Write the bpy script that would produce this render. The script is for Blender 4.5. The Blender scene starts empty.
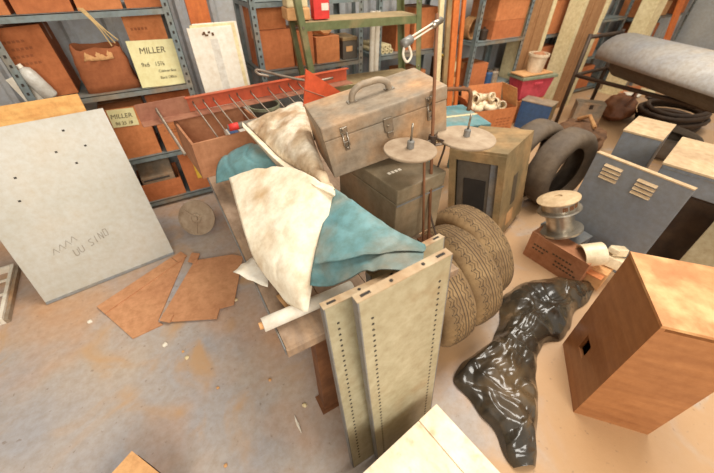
import bpy, bmesh, math, random
from math import sin, cos, pi, radians
from mathutils import Vector, Matrix, noise, Euler

random.seed(7)
SC = bpy.context.scene
COL = SC.collection

# ---------------------------------------------------------------- camera, world, light, exposure
# room frame: x runs along the shelving wall, y towards that wall, z up; the photographer stands at the origin
CAM_H, PITCH, HEAD, FPX = 1.6, 0.707, radians(30), 329.3
cam = bpy.data.cameras.new('camera')
camo = bpy.data.objects.new('camera', cam)
COL.objects.link(camo)
camo.location = (0, 0, CAM_H)
camo.rotation_euler = (pi / 2 - PITCH, 0, -HEAD)
cam.sensor_width = 36
cam.lens = FPX / 714 * 36
cam.clip_start = 0.02
cam.dof.use_dof = True
cam.dof.focus_distance = 1.3
cam.dof.aperture_fstop = 2.2
SC.camera = camo

world = bpy.data.worlds.new('warehouse_air')
SC.world = world
world.use_nodes = True
bg = world.node_tree.nodes['Background']
bg.inputs['Color'].default_value = (1.0, 0.92, 0.80, 1)
bg.inputs['Strength'].default_value = 0.5


def area_light(name, loc, target, size, energy, color):
    l = bpy.data.lights.new(name, 'AREA')
    l.shape = 'RECTANGLE'
    l.size, l.size_y = size
    l.energy = energy
    l.color = color
    o = bpy.data.objects.new(name, l)
    COL.objects.link(o)
    o.location = loc
    o.rotation_euler = (Vector(target) - Vector(loc)).to_track_quat('-Z', 'Y').to_euler()
    return o


area_light('loading_door_daylight', (-0.6, -3.2, 2.9), (1.1, 1.2, 0.4), (2.6, 2.2), 150, (1.0, 0.96, 0.89))
area_light('overhead_fill', (2.6, 1.2, 4.6), (2.6, 1.4, 0), (3.5, 1.8), 190, (1.0, 0.95, 0.87))  # unseen overhead light, added to brighten upward faces
SC.view_settings.view_transform = 'Standard'
SC.view_settings.look = 'None'
SC.view_settings.exposure = 0.42
SC.view_settings.gamma = 1
SC.view_settings.use_curve_mapping = False

# ---------------------------------------------------------------- measuring helpers
O = Vector((0, 0, CAM_H))


def ray(u, v):
    x = (u - 357) / FPX
    yy = (236.5 - v) / FPX
    fw = cos(PITCH) + yy * sin(PITCH)
    z = -sin(PITCH) + yy * cos(PITCH)
    return Vector((cos(HEAD) * x + sin(HEAD) * fw, -sin(HEAD) * x + cos(HEAD) * fw, z))


def gz(u, v, z=0.0):
    d = ray(u, v)
    return O + d * ((z - CAM_H) / d.z)


def gb(u, v, b):
    d = ray(u, v)
    return O + d * (b / d.y)


def ga(u, v, a):
    d = ray(u, v)
    return O + d * (a / d.x)


# ---------------------------------------------------------------- materials
MATS = {}


def mat(name, c1, c2=None, scale=6.0, rough=0.7, metal=0.0, bump=0.0, c3=None, s3=2.0, t3=0.55, stretch=None, detail=4.0, lo=0.35, hi=0.65, bscale=None, coat=0.0, grime=0.22):
    """two-tone noise material, optional third tone laid on as larger patches (dust, stains, painted sun patches)"""
    if name in MATS:
        return MATS[name]
    m = bpy.data.materials.new(name)
    m.use_nodes = True
    nt = m.node_tree
    N, Lk = nt.nodes, nt.links
    b = N['Principled BSDF']
    b.inputs['Roughness'].default_value = rough
    b.inputs['Metallic'].default_value = metal
    b.inputs['Coat Weight'].default_value = coat
    tc = N.new('ShaderNodeTexCoord')
    mp = N.new('ShaderNodeMapping')
    Lk.new(tc.outputs['Object'], mp.inputs['Vector'])
    if stretch:
        mp.inputs['Scale'].default_value = stretch
    def ns(sc):
        n = N.new('ShaderNodeTexNoise')
        n.inputs['Scale'].default_value = sc
        n.inputs['Detail'].default_value = detail
        Lk.new(mp.outputs['Vector'], n.inputs['Vector'])
        return n
    n1 = ns(scale)
    rp = N.new('ShaderNodeValToRGB')
    rp.color_ramp.elements[0].position = lo
    rp.color_ramp.elements[1].position = hi
    rp.color_ramp.elements[0].color = (*c1, 1)
    rp.color_ramp.elements[1].color = (*(c2 or c1), 1)
    Lk.new(n1.outputs['Fac'], rp.inputs['Fac'])
    out = rp.outputs['Color']
    if c3:
        n3 = ns(s3)
        n3.inputs['Detail'].default_value = 6
        r3 = N.new('ShaderNodeValToRGB')
        r3.color_ramp.elements[0].position = t3 - 0.08
        r3.color_ramp.elements[1].position = t3 + 0.12
        Lk.new(n3.outputs['Fac'], r3.inputs['Fac'])
        mx = N.new('ShaderNodeMix')
        mx.data_type = 'RGBA'
        Lk.new(r3.outputs['Color'], mx.inputs['Factor'])
        Lk.new(out, mx.inputs['A'])
        mx.inputs['B'].default_value = (*c3, 1)
        out = mx.outputs['Result']
    if grime:
        ng = N.new('ShaderNodeTexNoise')
        ng.inputs['Scale'].default_value = 26
        ng.inputs['Detail'].default_value = 9
        ng.inputs['Roughness'].default_value = 0.7
        Lk.new(tc.outputs['Object'], ng.inputs['Vector'])
        rg = N.new('ShaderNodeValToRGB')
        rg.color_ramp.elements[0].position = 0.34
        rg.color_ramp.elements[1].position = 0.62
        k = 1 - grime
        rg.color_ramp.elements[0].color = (k, k * 0.93, k * 0.84, 1)
        rg.color_ramp.elements[1].color = (1.03, 1.03, 1.03, 1)
        Lk.new(ng.outputs['Fac'], rg.inputs['Fac'])
        mg = N.new('ShaderNodeMix')
        mg.data_type = 'RGBA'
        mg.blend_type = 'MULTIPLY'
        mg.inputs['Factor'].default_value = 1
        Lk.new(out, mg.inputs['A'])
        Lk.new(rg.outputs['Color'], mg.inputs['B'])
        out = mg.outputs['Result']
    Lk.new(out, b.inputs['Base Color'])
    if bump:
        nb = ns(bscale or scale * 4)
        bp = N.new('ShaderNodeBump')
        bp.inputs['Strength'].default_value = bump
        bp.inputs['Distance'].default_value = 0.01
        Lk.new(nb.outputs['Fac'], bp.inputs['Height'])
        Lk.new(bp.outputs['Normal'], b.inputs['Normal'])
    MATS[name] = m
    return m


def S(r, g, b):
    """sRGB 0-255 to linear"""
    f = lambda c: (c / 255 / 12.92) if c / 255 <= 0.04045 else ((c / 255 + 0.055) / 1.055) ** 2.4
    return (f(r), f(g), f(b))


def floor_mat():
    m = mat('dusty_concrete', S(158, 155, 157), S(178, 163, 148), 1.8, 0.58, 0, 0.06, S(190, 148, 112), 1.3, 0.55, detail=8, bscale=70, grime=0.12)
    nt = m.node_tree
    N, Lk = nt.nodes, nt.links
    b = N['Principled BSDF']
    src = b.inputs['Base Color'].links[0].from_socket
    tc = [n for n in N if n.type == 'TEX_COORD'][0]
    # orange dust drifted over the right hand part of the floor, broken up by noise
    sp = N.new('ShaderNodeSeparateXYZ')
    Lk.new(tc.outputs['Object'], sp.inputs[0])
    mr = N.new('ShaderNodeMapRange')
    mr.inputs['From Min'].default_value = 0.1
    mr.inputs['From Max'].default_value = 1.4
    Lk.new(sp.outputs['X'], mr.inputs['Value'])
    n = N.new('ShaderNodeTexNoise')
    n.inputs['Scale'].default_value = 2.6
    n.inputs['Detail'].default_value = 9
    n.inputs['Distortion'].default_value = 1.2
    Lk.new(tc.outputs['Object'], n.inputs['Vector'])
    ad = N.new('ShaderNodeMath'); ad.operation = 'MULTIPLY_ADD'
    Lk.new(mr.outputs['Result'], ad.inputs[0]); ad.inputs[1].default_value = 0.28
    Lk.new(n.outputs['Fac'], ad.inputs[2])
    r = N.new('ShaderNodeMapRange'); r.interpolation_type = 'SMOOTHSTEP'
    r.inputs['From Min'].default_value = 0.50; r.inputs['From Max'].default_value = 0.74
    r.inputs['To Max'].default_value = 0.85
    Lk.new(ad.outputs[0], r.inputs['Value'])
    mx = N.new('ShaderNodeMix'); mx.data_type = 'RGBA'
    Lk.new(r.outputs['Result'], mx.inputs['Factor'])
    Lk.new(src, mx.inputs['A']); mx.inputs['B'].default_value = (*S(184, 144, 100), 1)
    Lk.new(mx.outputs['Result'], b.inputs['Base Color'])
    # fine dark grit
    n2 = N.new('ShaderNodeTexNoise'); n2.inputs['Scale'].default_value = 38; n2.inputs['Detail'].default_value = 3
    Lk.new(tc.outputs['Object'], n2.inputs['Vector'])
    r2 = N.new('ShaderNodeMapRange'); r2.inputs['From Min'].default_value = 0.66; r2.inputs['From Max'].default_value = 0.74; r2.inputs['To Max'].default_value = 0.5
    Lk.new(n2.outputs['Fac'], r2.inputs['Value'])
    mx2 = N.new('ShaderNodeMix'); mx2.data_type = 'RGBA'
    Lk.new(r2.outputs['Result'], mx2.inputs['Factor'])
    Lk.new(mx.outputs['Result'], mx2.inputs['A']); mx2.inputs['B'].default_value = (*S(112, 88, 68), 1)
    Lk.new(mx2.outputs['Result'], b.inputs['Base Color'])
    return m


M = dict(
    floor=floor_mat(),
    wall=mat('pale_sheet_metal', S(168, 172, 176), S(192, 192, 188), 2, 0.5, 0.1, grime=0.1),
    carton=mat('brown_cardboard', S(194, 118, 68), S(206, 132, 80), 5, 0.85, 0, 0.05),
    carton_dark=mat('dark_cardboard', S(150, 86, 48), S(166, 98, 58), 5, 0.85),
    carton_red=mat('reddish_cardboard', S(180, 104, 58), S(196, 118, 70), 5, 0.85),
    carton_pale=mat('pale_cardboard', S(214, 166, 112), S(204, 150, 98), 5, 0.85),
    tape=mat('packing_tape', S(204, 140, 86), S(210, 148, 96), 5, 0.35),
    steel=mat('blue_grey_enamel', S(112, 124, 126), S(128, 138, 136), 8, 0.5, 0.1, 0, S(150, 130, 105), 3, 0.6),
    green=mat('olive_green_enamel', S(104, 112, 72), S(120, 124, 84), 6, 0.5, 0.1, 0, S(160, 132, 92), 3, 0.6),
    dustgreen=mat('dusty_shelf_top', S(168, 142, 104), S(150, 132, 96), 5, 0.85),
    paper=mat('white_paper', S(232, 226, 212), S(220, 210, 192), 6, 0.8, grime=0.1),
    whitepanel=mat('greyed_white_board', S(214, 208, 196), None, 4, 0.8),
    card=mat('pale_yellow_card', S(222, 214, 160), S(230, 222, 172), 4, 0.8, grime=0.08),
    ink=mat('dark_ink', S(84, 70, 50), None, 4, 0.8),
    faint=mat('faint_chalk_mark', S(150, 142, 130), None, 4, 0.8),
    plywood=mat('yellow_plywood', S(226, 176, 104), S(206, 146, 78), 4, 0.7, 0, 0, stretch=(1, 1, 6)),
    sheet=mat('dull_galvanised_sheet', S(174, 170, 158), S(184, 180, 170), 3, 0.45, 0.15, 0, S(176, 160, 134), 1.5, 0.62, grime=0.07),
    tooltop=mat('dusty_grey_enamel', S(148, 134, 116), S(168, 148, 124), 7, 0.6, 0.15, 0.06, S(192, 152, 112), 5, 0.54, detail=8, grime=.3),
    darkcase=mat('worn_dark_case', S(118, 106, 84), S(138, 120, 94), 6, 0.6, 0, 0.05, S(160, 130, 98), 4, 0.62),
    chrome=mat('dull_nickel', S(180, 172, 160), S(150, 140, 126), 20, 0.3, 0.9),
    black=mat('black_void_lining', S(28, 25, 22), S(40, 34, 28), 6, 0.8),
    olivewood=mat('olive_painted_wood', S(124, 106, 74), S(146, 122, 84), 5, 0.6, 0, 0.03, S(180, 142, 96), 3, 0.54),
    canvas=mat('cream_canvas', S(240, 230, 208), S(228, 214, 188), 5, 0.85, 0, 0.35, S(196, 164, 122), 5.5, 0.57, detail=8, bscale=14, grime=.16),
    canvas_dirty=mat('soiled_canvas', S(210, 190, 160), S(174, 142, 108), 11, 0.85, 0, 0.4, S(236, 226, 206), 7, 0.54, detail=8, bscale=18, grime=.3),
    flatcarton=mat('faded_cardboard', S(190, 134, 94), S(200, 146, 104), 4, 0.85, 0, 0.03),
    teal=mat('teal_vinyl', S(92, 138, 144), S(108, 148, 150), 6, 0.5, 0, 0.08, S(142, 144, 132), 5, 0.56),
    panel=mat('cream_shelf_enamel', S(182, 172, 142), S(170, 160, 130), 5, 0.45, 0.1, 0, S(162, 138, 102), 6, 0.64, detail=8),
    panel_edge=mat('rust_specked_enamel', S(196, 178, 148), S(176, 146, 110), 12, 0.5, 0.1, 0, S(150, 104, 66), 10, 0.62),
    panel_blue=mat('grey_folded_steel', S(122, 126, 130), S(140, 134, 124), 7, 0.45, 0.3),
    hole=mat('dark_slot', S(52, 44, 36), None, 4, 0.8),
    benchwood=mat('worn_bench_planks', S(158, 134, 112), S(136, 112, 90), 5, 0.8, 0, 0.2, S(182, 150, 118), 4, 0.58, stretch=(5, 1, 1)),
    rust=mat('rusty_iron', S(112, 72, 44), S(134, 88, 54), 12, 0.75, 0.2, 0.1),
    tyre=mat('dusty_tyre_rubber', S(146, 118, 80), S(124, 98, 66), 8, 0.85, 0, 0.1),
    groove=mat('tyre_groove', S(84, 68, 50), None, 8, 0.9),
    tyre_dark=mat('dark_tyre_rubber', S(84, 72, 60), S(102, 86, 68), 6, 0.75, 0, 0.05),
    plastic_bag=mat('black_polythene', S(46, 42, 36), S(64, 56, 45), 5, 0.25, 0, 0, S(112, 92, 66), 3.2, 0.54, coat=0.35, grime=0.05),
    woodbox=mat('orange_stained_ply', S(152, 98, 56), S(170, 114, 68), 3, 0.5, 0, 0.02, stretch=(1, 1, 8), coat=0.1, grime=0.12),
    woodtop=mat('sun_dappled_ply', S(184, 122, 74), S(202, 146, 94), 9, 0.5, 0, 0.02, S(222, 176, 122), 8, 0.56, detail=8, grime=0.12),  # box top lightened, dappled sunlight painted in as pale patches
    whitebox=mat('dusty_white_board', S(238, 226, 204), S(228, 210, 180), 9, 0.8, 0, 0, S(206, 172, 132), 18, 0.66, detail=8, grime=0.08),
    orange=mat('red_orange_paint', S(198, 92, 58), S(188, 84, 54), 5, 0.5, 0, 0, S(176, 104, 70), 5, 0.62),
    brightorange=mat('bright_orange_paint', S(226, 98, 58), S(216, 90, 52), 5, 0.5),
    oldbrown=mat('brown_primer', S(146, 92, 70), S(160, 110, 84), 6, 0.7),
    wire=mat('steel_wire', S(150, 136, 122), S(128, 110, 94), 15, 0.45, 0.5),
    locker=mat('blue_grey_locker_paint', S(116, 120, 126), S(126, 128, 130), 4, 0.5, 0.05, 0, S(140, 132, 122), 2, 0.66, grime=0.12),
    lockertop=mat('dusty_locker_top', S(200, 174, 136), S(180, 152, 118), 6, 0.7, 0.05),
    silver=mat('bright_tin', S(196, 190, 178), S(168, 160, 146), 12, 0.3, 0.8),
    redbrown=mat('red_brown_board', S(164, 110, 74), S(182, 128, 92), 6, 0.8),
    vinyl=mat('grey_vinyl', S(150, 150, 152), S(166, 160, 152), 4, 0.55, 0, 0, S(186, 164, 132), 1.5, 0.6),
    charcoal=mat('charcoal_vinyl', S(86, 78, 68), S(98, 88, 74), 4, 0.6),
    iron=mat('black_pipe', S(58, 44, 34), S(76, 58, 42), 10, 0.6, 0.3),
    pink=mat('pink_plastic', S(214, 84, 96), S(206, 76, 88), 4, 0.4),
    greylid=mat('grey_green_plastic', S(134, 140, 116), S(146, 148, 122), 5, 0.5),
    bucket=mat('white_plastic', S(226, 206, 176), S(212, 188, 156), 4, 0.5),
    blue=mat('navy_blue_paint', S(52, 82, 122), S(62, 92, 130), 4, 0.5),
    pvc=mat('ivory_pvc', S(238, 222, 190), S(228, 206, 168), 6, 0.4),
    leather=mat('tan_leather', S(132, 82, 48), S(108, 64, 38), 5, 0.6),
    redbox=mat('bright_red_card', S(214, 52, 44), None, 4, 0.6),
    yellow=mat('yellow_print', S(226, 184, 62), None, 4, 0.6),
    cream=mat('cream_paint', S(226, 210, 166), S(216, 198, 152), 4, 0.6),
    orangewood=mat('orange_timber', S(212, 118, 52), S(196, 102, 44), 5, 0.65, 0, 0, stretch=(6, 6, 1)),
    rope=mat('brown_rope', S(156, 106, 62), S(190, 146, 96), 20, 0.9, 0, 0.3),
    straw=mat('straw', S(206, 176, 122), None, 4, 0.8),
    clear=mat('cloudy_plastic', S(206, 204, 196), S(190, 184, 172), 5, 0.35),
    boardstack=mat('layered_board_edges', S(176, 130, 86), S(150, 106, 66), 3, 0.8, 0, 0, stretch=(40, 40, 0.6)),
    dustdisc=mat('dusty_cast_disc', S(172, 152, 128), S(150, 128, 104), 8, 0.8, 0, 0.1),
    bark=mat('brown_junk', S(120, 84, 54), S(92, 64, 42), 8, 0.85, 0, 0.1),
)

# ---------------------------------------------------------------- mesh helpers


def box(bm, x0, x1, y0, y1, z0, z1, T=None):
    vs = [bm.verts.new((x, y, z)) for z in (z0, z1) for y in (y0, y1) for x in (x0, x1)]
    fs = [(0, 2, 3, 1), (4, 5, 7, 6), (0, 1, 5, 4), (2, 6, 7, 3), (0, 4, 6, 2), (1, 3, 7, 5)]
    for f in fs:
        bm.faces.new([vs[i] for i in f])
    if T is not None:
        bmesh.ops.transform(bm, matrix=T, verts=vs)
    return vs


def ring_pts(c, ax, r, n, up=None):
    ax = ax.normalized()
    u = ax.orthogonal().normalized() if up is None else (up - ax * up.dot(ax)).normalized()
    w = ax.cross(u)
    return [c + (u * cos(2 * pi * i / n) + w * sin(2 * pi * i / n)) * r for i in range(n)]


def tube(bm, pts, r, n=8, closed=False, cap=True):
    pts = [Vector(p) for p in pts]
    rings = []
    k = len(pts)
    up = None
    for i, p in enumerate(pts):
        if closed:
            ax = pts[(i + 1) % k] - pts[i - 1]
        else:
            ax = pts[min(i + 1, k - 1)] - pts[max(i - 1, 0)]
        if up is None:
            up = ax.normalized().orthogonal()
        up = (up - ax.normalized() * up.dot(ax.normalized())).normalized()
        rr = r[i] if isinstance(r, (list, tuple)) else r
        rings.append([bm.verts.new(q) for q in ring_pts(p, ax, rr, n, up)])
    m = k if closed else k - 1
    for i in range(m):
        A, B = rings[i], rings[(i + 1) % k]
        for j in range(n):
            bm.faces.new((A[j], A[(j + 1) % n], B[(j + 1) % n], B[j]))
    if cap and not closed:
        bm.faces.new(list(reversed(rings[0])))
        bm.faces.new(rings[-1])


def lathe(bm, prof, n=32, T=None, closed=False):
    """prof: (r, z) pairs around local z"""
    rings = []
    for (r, z) in prof:
        if r < 1e-6:
            rings.append([bm.verts.new((0, 0, z))])
        else:
            rings.append([bm.verts.new((r * cos(2 * pi * i / n), r * sin(2 * pi * i / n), z)) for i in range(n)])
    pairs = list(zip(rings, rings[1:]))
    if closed:
        pairs.append((rings[-1], rings[0]))
    for A, B in pairs:
        for i in range(n):
            j = (i + 1) % n
            if len(A) == 1 and len(B) == 1:
                continue
            if len(A) == 1:
                bm.faces.new((A[0], B[j], B[i]))
            elif len(B) == 1:
                bm.faces.new((A[i], A[j], B[0]))
            else:
                bm.faces.new((A[i], A[j], B[j], B[i]))
    if T is not None:
        bmesh.ops.transform(bm, matrix=T, verts=[v for r in rings for v in r])


def prism(bm, poly, z0, z1, T=None):
    a = [bm.verts.new((p[0], p[1], z0)) for p in poly]
    b = [bm.verts.new((p[0], p[1], z1)) for p in poly]
    n = len(poly)
    bm.faces.new(list(reversed(a)))
    bm.faces.new(b)
    for i in range(n):
        j = (i + 1) % n
        bm.faces.new((a[i], a[j], b[j], b[i]))
    if T is not None:
        bmesh.ops.transform(bm, matrix=T, verts=a + b)


def cr(p0, p1, p2, p3, t):
    return 0.5 * ((2 * p1) + (p2 - p0) * t + (2 * p0 - 5 * p1 + 4 * p2 - p3) * t * t + (3 * p1 - p0 - 3 * p2 + p3) * t ** 3)


def spline(pts, per):
    pts = [Vector(p) for p in pts]
    k = len(pts)
    out = []
    for i in range(k - 1):
        a = pts[i - 1] if i else pts[0] * 2 - pts[1]
        d = pts[i + 2] if i + 2 < k else pts[k - 1] * 2 - pts[k - 2]
        for s in range(per):
            out.append(cr(a, pts[i], pts[i + 1], d, s / per))
    out.append(pts[-1])
    return out


def patch_grid(ctrl, pu, pv):
    rows = [spline(r, pu) for r in ctrl]
    cols = list(zip(*rows))
    cols = [spline(c, pv) for c in cols]
    return [list(r) for r in zip(*cols)]


def grid_faces(bm, G):
    V = [[bm.verts.new(p) for p in r] for r in G]
    for i in range(len(V) - 1):
        for j in range(len(V[0]) - 1):
            bm.faces.new((V[i][j], V[i][j + 1], V[i + 1][j + 1], V[i + 1][j]))
    return V


def rm(rx=0, ry=0, rz=0, loc=(0, 0, 0)):
    return Matrix.Translation(loc) @ Euler((rx, ry, rz)).to_matrix().to_4x4()


def obj(name, bm, m, parent=None, smooth=False, bevel=0.0, solid=0.0, loc=None, rot=None, subsurf=0):
    bmesh.ops.recalc_face_normals(bm, faces=bm.faces)
    if bevel:
        bmesh.ops.bevel(bm, geom=[e for e in bm.edges if len(e.link_faces) == 2 and e.calc_face_angle(0) > 0.6], offset=bevel, segments=2, affect='EDGES', profile=0.6)
    me = bpy.data.meshes.new(name)
    bm.to_mesh(me)
    bm.free()
    me.materials.append(M[m] if isinstance(m, str) else m)
    if smooth:
        for p in me.polygons:
            p.use_smooth = True
    o = bpy.data.objects.new(name, me)
    COL.objects.link(o)
    if parent is not None:
        o.parent = parent
    if loc is not None:
        o.location = loc
    if rot is not None:
        o.rotation_euler = rot
    if solid:
        s = o.modifiers.new('thickness', 'SOLIDIFY')
        s.thickness = solid
        s.offset = 0
    if subsurf:
        s = o.modifiers.new('smooth', 'SUBSURF')
        s.levels = s.render_levels = subsurf
    return o


def tag(o, label, cat, group=None):
    o['label'] = label
    o['category'] = cat
    if group:
        o['group'] = group
    return o


def thing(name, label, cat, loc=(0, 0, 0), rot=(0, 0, 0), group=None):
    o = bpy.data.objects.new(name, None)
    o.empty_display_size = 0.05
    COL.objects.link(o)
    o.location = loc
    o.rotation_euler = rot
    return tag(o, label, cat, group)


def structure(name, bm, m):
    o = obj(name, bm, m)
    o['kind'] = 'structure'
    return o


def nb():
    return bmesh.new()


def part_box(name, m, parent, x0, x1, y0, y1, z0, z1, bevel=0.0, T=None):
    b = nb()
    box(b, x0, x1, y0, y1, z0, z1, T)
    return obj(name, b, m, parent, bevel=bevel)


def text_part(name, body, size, m, parent, T, shear=0.0):
    cu = bpy.data.curves.new(name, 'FONT')
    cu.body = body
    cu.size = size
    cu.extrude = 0.0008
    cu.shear = shear
    tmp = bpy.data.objects.new('tmp', cu)
    COL.objects.link(tmp)
    dg = bpy.context.evaluated_depsgraph_get()
    me = bpy.data.meshes.new_from_object(tmp.evaluated_get(dg))
    bpy.data.objects.remove(tmp)
    bpy.data.curves.remove(cu)
    me.transform(T)
    me.name = name
    me.materials.clear()
    me.materials.append(M[m])
    o = bpy.data.objects.new(name, me)
    COL.objects.link(o)
    o.parent = parent
    return o


def obj2(name, parts, parent=None, bevel=0.0, smooth=False):
    """one mesh out of several bmesh/material pairs (surface pattern stays in its part)"""
    me = bpy.data.meshes.new(name)
    big = bmesh.new()
    for i, (b, m) in enumerate(parts):
        bmesh.ops.recalc_face_normals(b, faces=b.faces)
        for f in b.faces:
            f.material_index = i
            f.smooth = smooth
        t = bpy.data.meshes.new('t')
        b.to_mesh(t)
        b.free()
        big.from_mesh(t)
        bpy.data.meshes.remove(t)
        me.materials.append(M[m])
    big.to_mesh(me)
    big.free()
    o = bpy.data.objects.new(name, me)
    COL.objects.link(o)
    if parent is not None:
        o.parent = parent
    return o


# ---------------------------------------------------------------- setting
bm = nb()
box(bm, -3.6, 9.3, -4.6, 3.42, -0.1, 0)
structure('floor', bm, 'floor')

bm = nb()   # ribbed sheet wall behind the shelving
pts = []
x = -3.6
while x < 9.3:
    for dx, dy in ((0, 0), (0.16, 0), (0.18, -0.025), (0.21, -0.025), (0.23, 0)):
        pts.append((x + dx, 3.36 + dy))
    x += 0.25
lo = [bm.verts.new((p[0], p[1], 0)) for p in pts]
hi = [bm.verts.new((p[0], p[1], 3.4)) for p in pts]
for i in range(len(pts) - 1):
    bm.faces.new((lo[i], lo[i + 1], hi[i + 1], hi[i]))
box(bm, -3.6, 9.3, 3.37, 3.42, 0, 3.4)
structure('wall_back', bm, 'wall')
bm = nb()
box(bm, 9.2, 9.3, -4.6, 3.4, 0, 3.4)
structure('wall_right', bm, 'wall')
bm = nb()
box(bm, -3.6, -3.5, -4.6, 3.4, 0, 3.4)
structure('wall_left', bm, 'wall')
# ================================================================ OBJECTS
# ---- steel shelving along the wall
def shelf_unit(label, a0, a1, b0, b1, zs, top, m, group, rot=(0, 0, 0), loc=None):
    t = thing('shelving_unit', label, 'shelving', loc or (a0, b0, 0), rot, group)
    w, d = a1 - a0, b1 - b0
    for sx in (0, 1):
        for sy in (0, 1):
            b = nb()
            X, Y = sx * w, sy * d
            dx, dy = (1 if sx == 0 else -1), (1 if sy == 0 else -1)
            box(b, min(X, X + dx * .042), max(X, X + dx * .042), min(Y, Y + dy * .003), max(Y, Y + dy * .003), 0, top)
            box(b, min(X, X + dx * .003), max(X, X + dx * .003), min(Y, Y + dy * .042), max(Y, Y + dy * .042), 0, top)
            h = nb()
            z = .06
            while z < top - .05:
                xc = X + dx * .022
                yo = Y - dy * .0012
                box(h, xc - .006, xc + .006, yo - .001, yo + .001, z, z + .016)
                z += .05
            obj2('post', [(b, m), (h, 'hole')], t)
    for z in zs:
        b = nb()
        box(b, .002, w - .002, .004, d - .004, z - .004, z)
        box(b, .002, w - .002, .004, .008, z - .034, z)
        box(b, .002, w - .002, d - .008, d - .004, z - .034, z)
        box(b, .002, .006, .004, d - .004, z - .034, z)
        box(b, w - .006, w - .002, .004, d - .004, z - .034, z)
        obj('shelf_board', b, m, t)
    return t


GS = 'blue grey steel shelving units along the wall'
ZS = (.06, .44, .905, 1.352)
shelf_unit('grey steel shelving unit at the far left holding the pale yellow card', -.70, .235, 2.76, 3.22, ZS, 1.9, 'steel', GS)
shelf_unit('grey steel shelving unit behind the left side of the green rack', .735, 1.655, 2.76, 3.22, ZS, 1.9, 'steel', GS)
shelf_unit('grey steel shelving unit behind the right side of the green rack', 1.80, 2.70, 2.76, 3.22, ZS, 1.9, 'steel', GS)
shelf_unit('grey steel shelving unit above the open carton of white fittings', 3.0, 3.78, 2.76, 3.22, ZS, 1.9, 'steel', GS)
shelf_unit('grey steel shelving unit between the two tall board bundles', 4.25, 5.05, 2.86, 3.28, (.06, .44, .86, 1.28), 1.9, 'steel', GS)
shelf_unit('grey steel shelving unit just left of the white column', 5.15, 6.0, 2.86, 3.28, (.06, .5, .95, 1.4), 1.9, 'steel', GS)
shelf_unit('grey steel shelving unit right of the white column at the far right', 6.35, 7.9, 2.86, 3.28, (.06, .5, .9, 1.3), 1.9, 'steel', GS)


# ---- cartons
def carton(label, a0, a1, z0, z1, b=2.81, d=.3, m='carton', rz=0.0, ry=0.0, group=None, tape=True, marks=0, rx=0.0):
    w, h = a1 - a0, z1 - z0
    t = thing('carton', label, 'carton', ((a0 + a1) / 2, b, z0 + .001), (rx, ry, rz), group)
    bb, q = nb(), nb()
    box(bb, -w / 2, w / 2, 0, d, 0, h - .005)
    for i in range(marks):
        x0 = -w * .38 + (i % 2) * w * .08
        zz = h * (.8 - .1 * i)
        for k in range(5):
            x = x0 + k * w * .09
            box(q, x, x + w * .06, -.0008, -.0001, zz, zz + h * .035)
    obj2('body', [(bb, m), (q, 'carton_dark')] if marks else [(bb, m)], t)
    part_box('flap', m, t, -w / 2, w / 2, 0, d / 2 - .0025, h - .005, h)
    part_box('flap', m, t, -w / 2, w / 2, d / 2 + .0025, d, h - .005, h)
    if tape:
        q = nb()
        box(q, -.5 * w, .5 * w, d / 2 - .022, d / 2 + .022, h, h + .0006)
        box(q, -.5 * w - .0008, -.5 * w, d / 2 - .022, d / 2 + .022, h * .75, h)
        box(q, .5 * w, .5 * w + .0008, d / 2 - .022, d / 2 + .022, h * .75, h)
        obj('packing_tape', q, 'tape', t)
    return t


G1 = 'cartons on the top left shelf'
carton('brown carton at the far left end of the upper left shelf', -.68, -.56, 1.352, 1.60, group=G1)
carton('wide brown carton second from left on the upper left shelf', -.535, -.27, 1.352, 1.62, group=G1, m='carton_red')
carton('brown carton third from left on the upper left shelf', -.25, -.02, 1.352, 1.58, group=G1)
carton('brown carton at the right end of the upper left shelf', 0.0, .20, 1.352, 1.60, group=G1, m='carton_red')
G2 = 'cartons on the left shelving'
carton('large tilted brown carton behind the plastic bottle at far left', -.695, -.455, .905, 1.29, b=2.88, d=.28, ry=-.05, group=G2, marks=4, m='carton_red')
carton('upright carton standing behind the pale yellow lettered card', -.05, .175, .905, 1.315, b=2.84, d=.3, group=G2, marks=1, m='carton')
t = carton('lower carton carrying a small cream lettered card, left shelving', -.40, -.125, .44, .80, b=2.80, d=.34, group=G2, m='carton')
q = nb(); box(q, -.10, .06, -.004, 0, .235, .355)
cd = obj('paper_label', q, 'card', t, rot=(0, .04, 0)); cd['label'] = 'small cream lettered card'
text_part('lettering', 'MILLER', .042, 'ink', cd, rm(pi / 2, 0, 0, (-.093, -.0045, .295)), .15)
text_part('lettering', '96 25 18', .03, 'ink', cd, rm(pi / 2, 0, 0, (-.08, -.0045, .25)), .15)
carton('carton right of the cream lettered carton, below the yellow card', -.09, .17, .44, .632, b=2.79, d=.2, group=G2, m='carton', marks=2)
carton('dark carton in shade under the middle left shelf board', -.10, .21, .44, .80, b=3.0, d=.2, group=G2, m='carton_red', tape=False)
carton('brown carton standing on the bottom board with a yellow label', -.035, .185, .06, .41, b=2.79, d=.32, group=G2, m='carton_red')
yl = bpy.data.objects[[o.name for o in bpy.data.objects if o.get('label', '') == 'brown carton standing on the bottom board with a yellow label'][0]]
q = nb(); box(q, -.02, .09, -.0015, 0, .10, .25)
yo = obj('yellow_label', q, 'yellow', yl); yo['label'] = 'yellow printed label'
q = nb(); box(q, .02, .06, -.0022, -.0015, .13, .22); obj('label_print', q, 'ink', yo)

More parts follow.
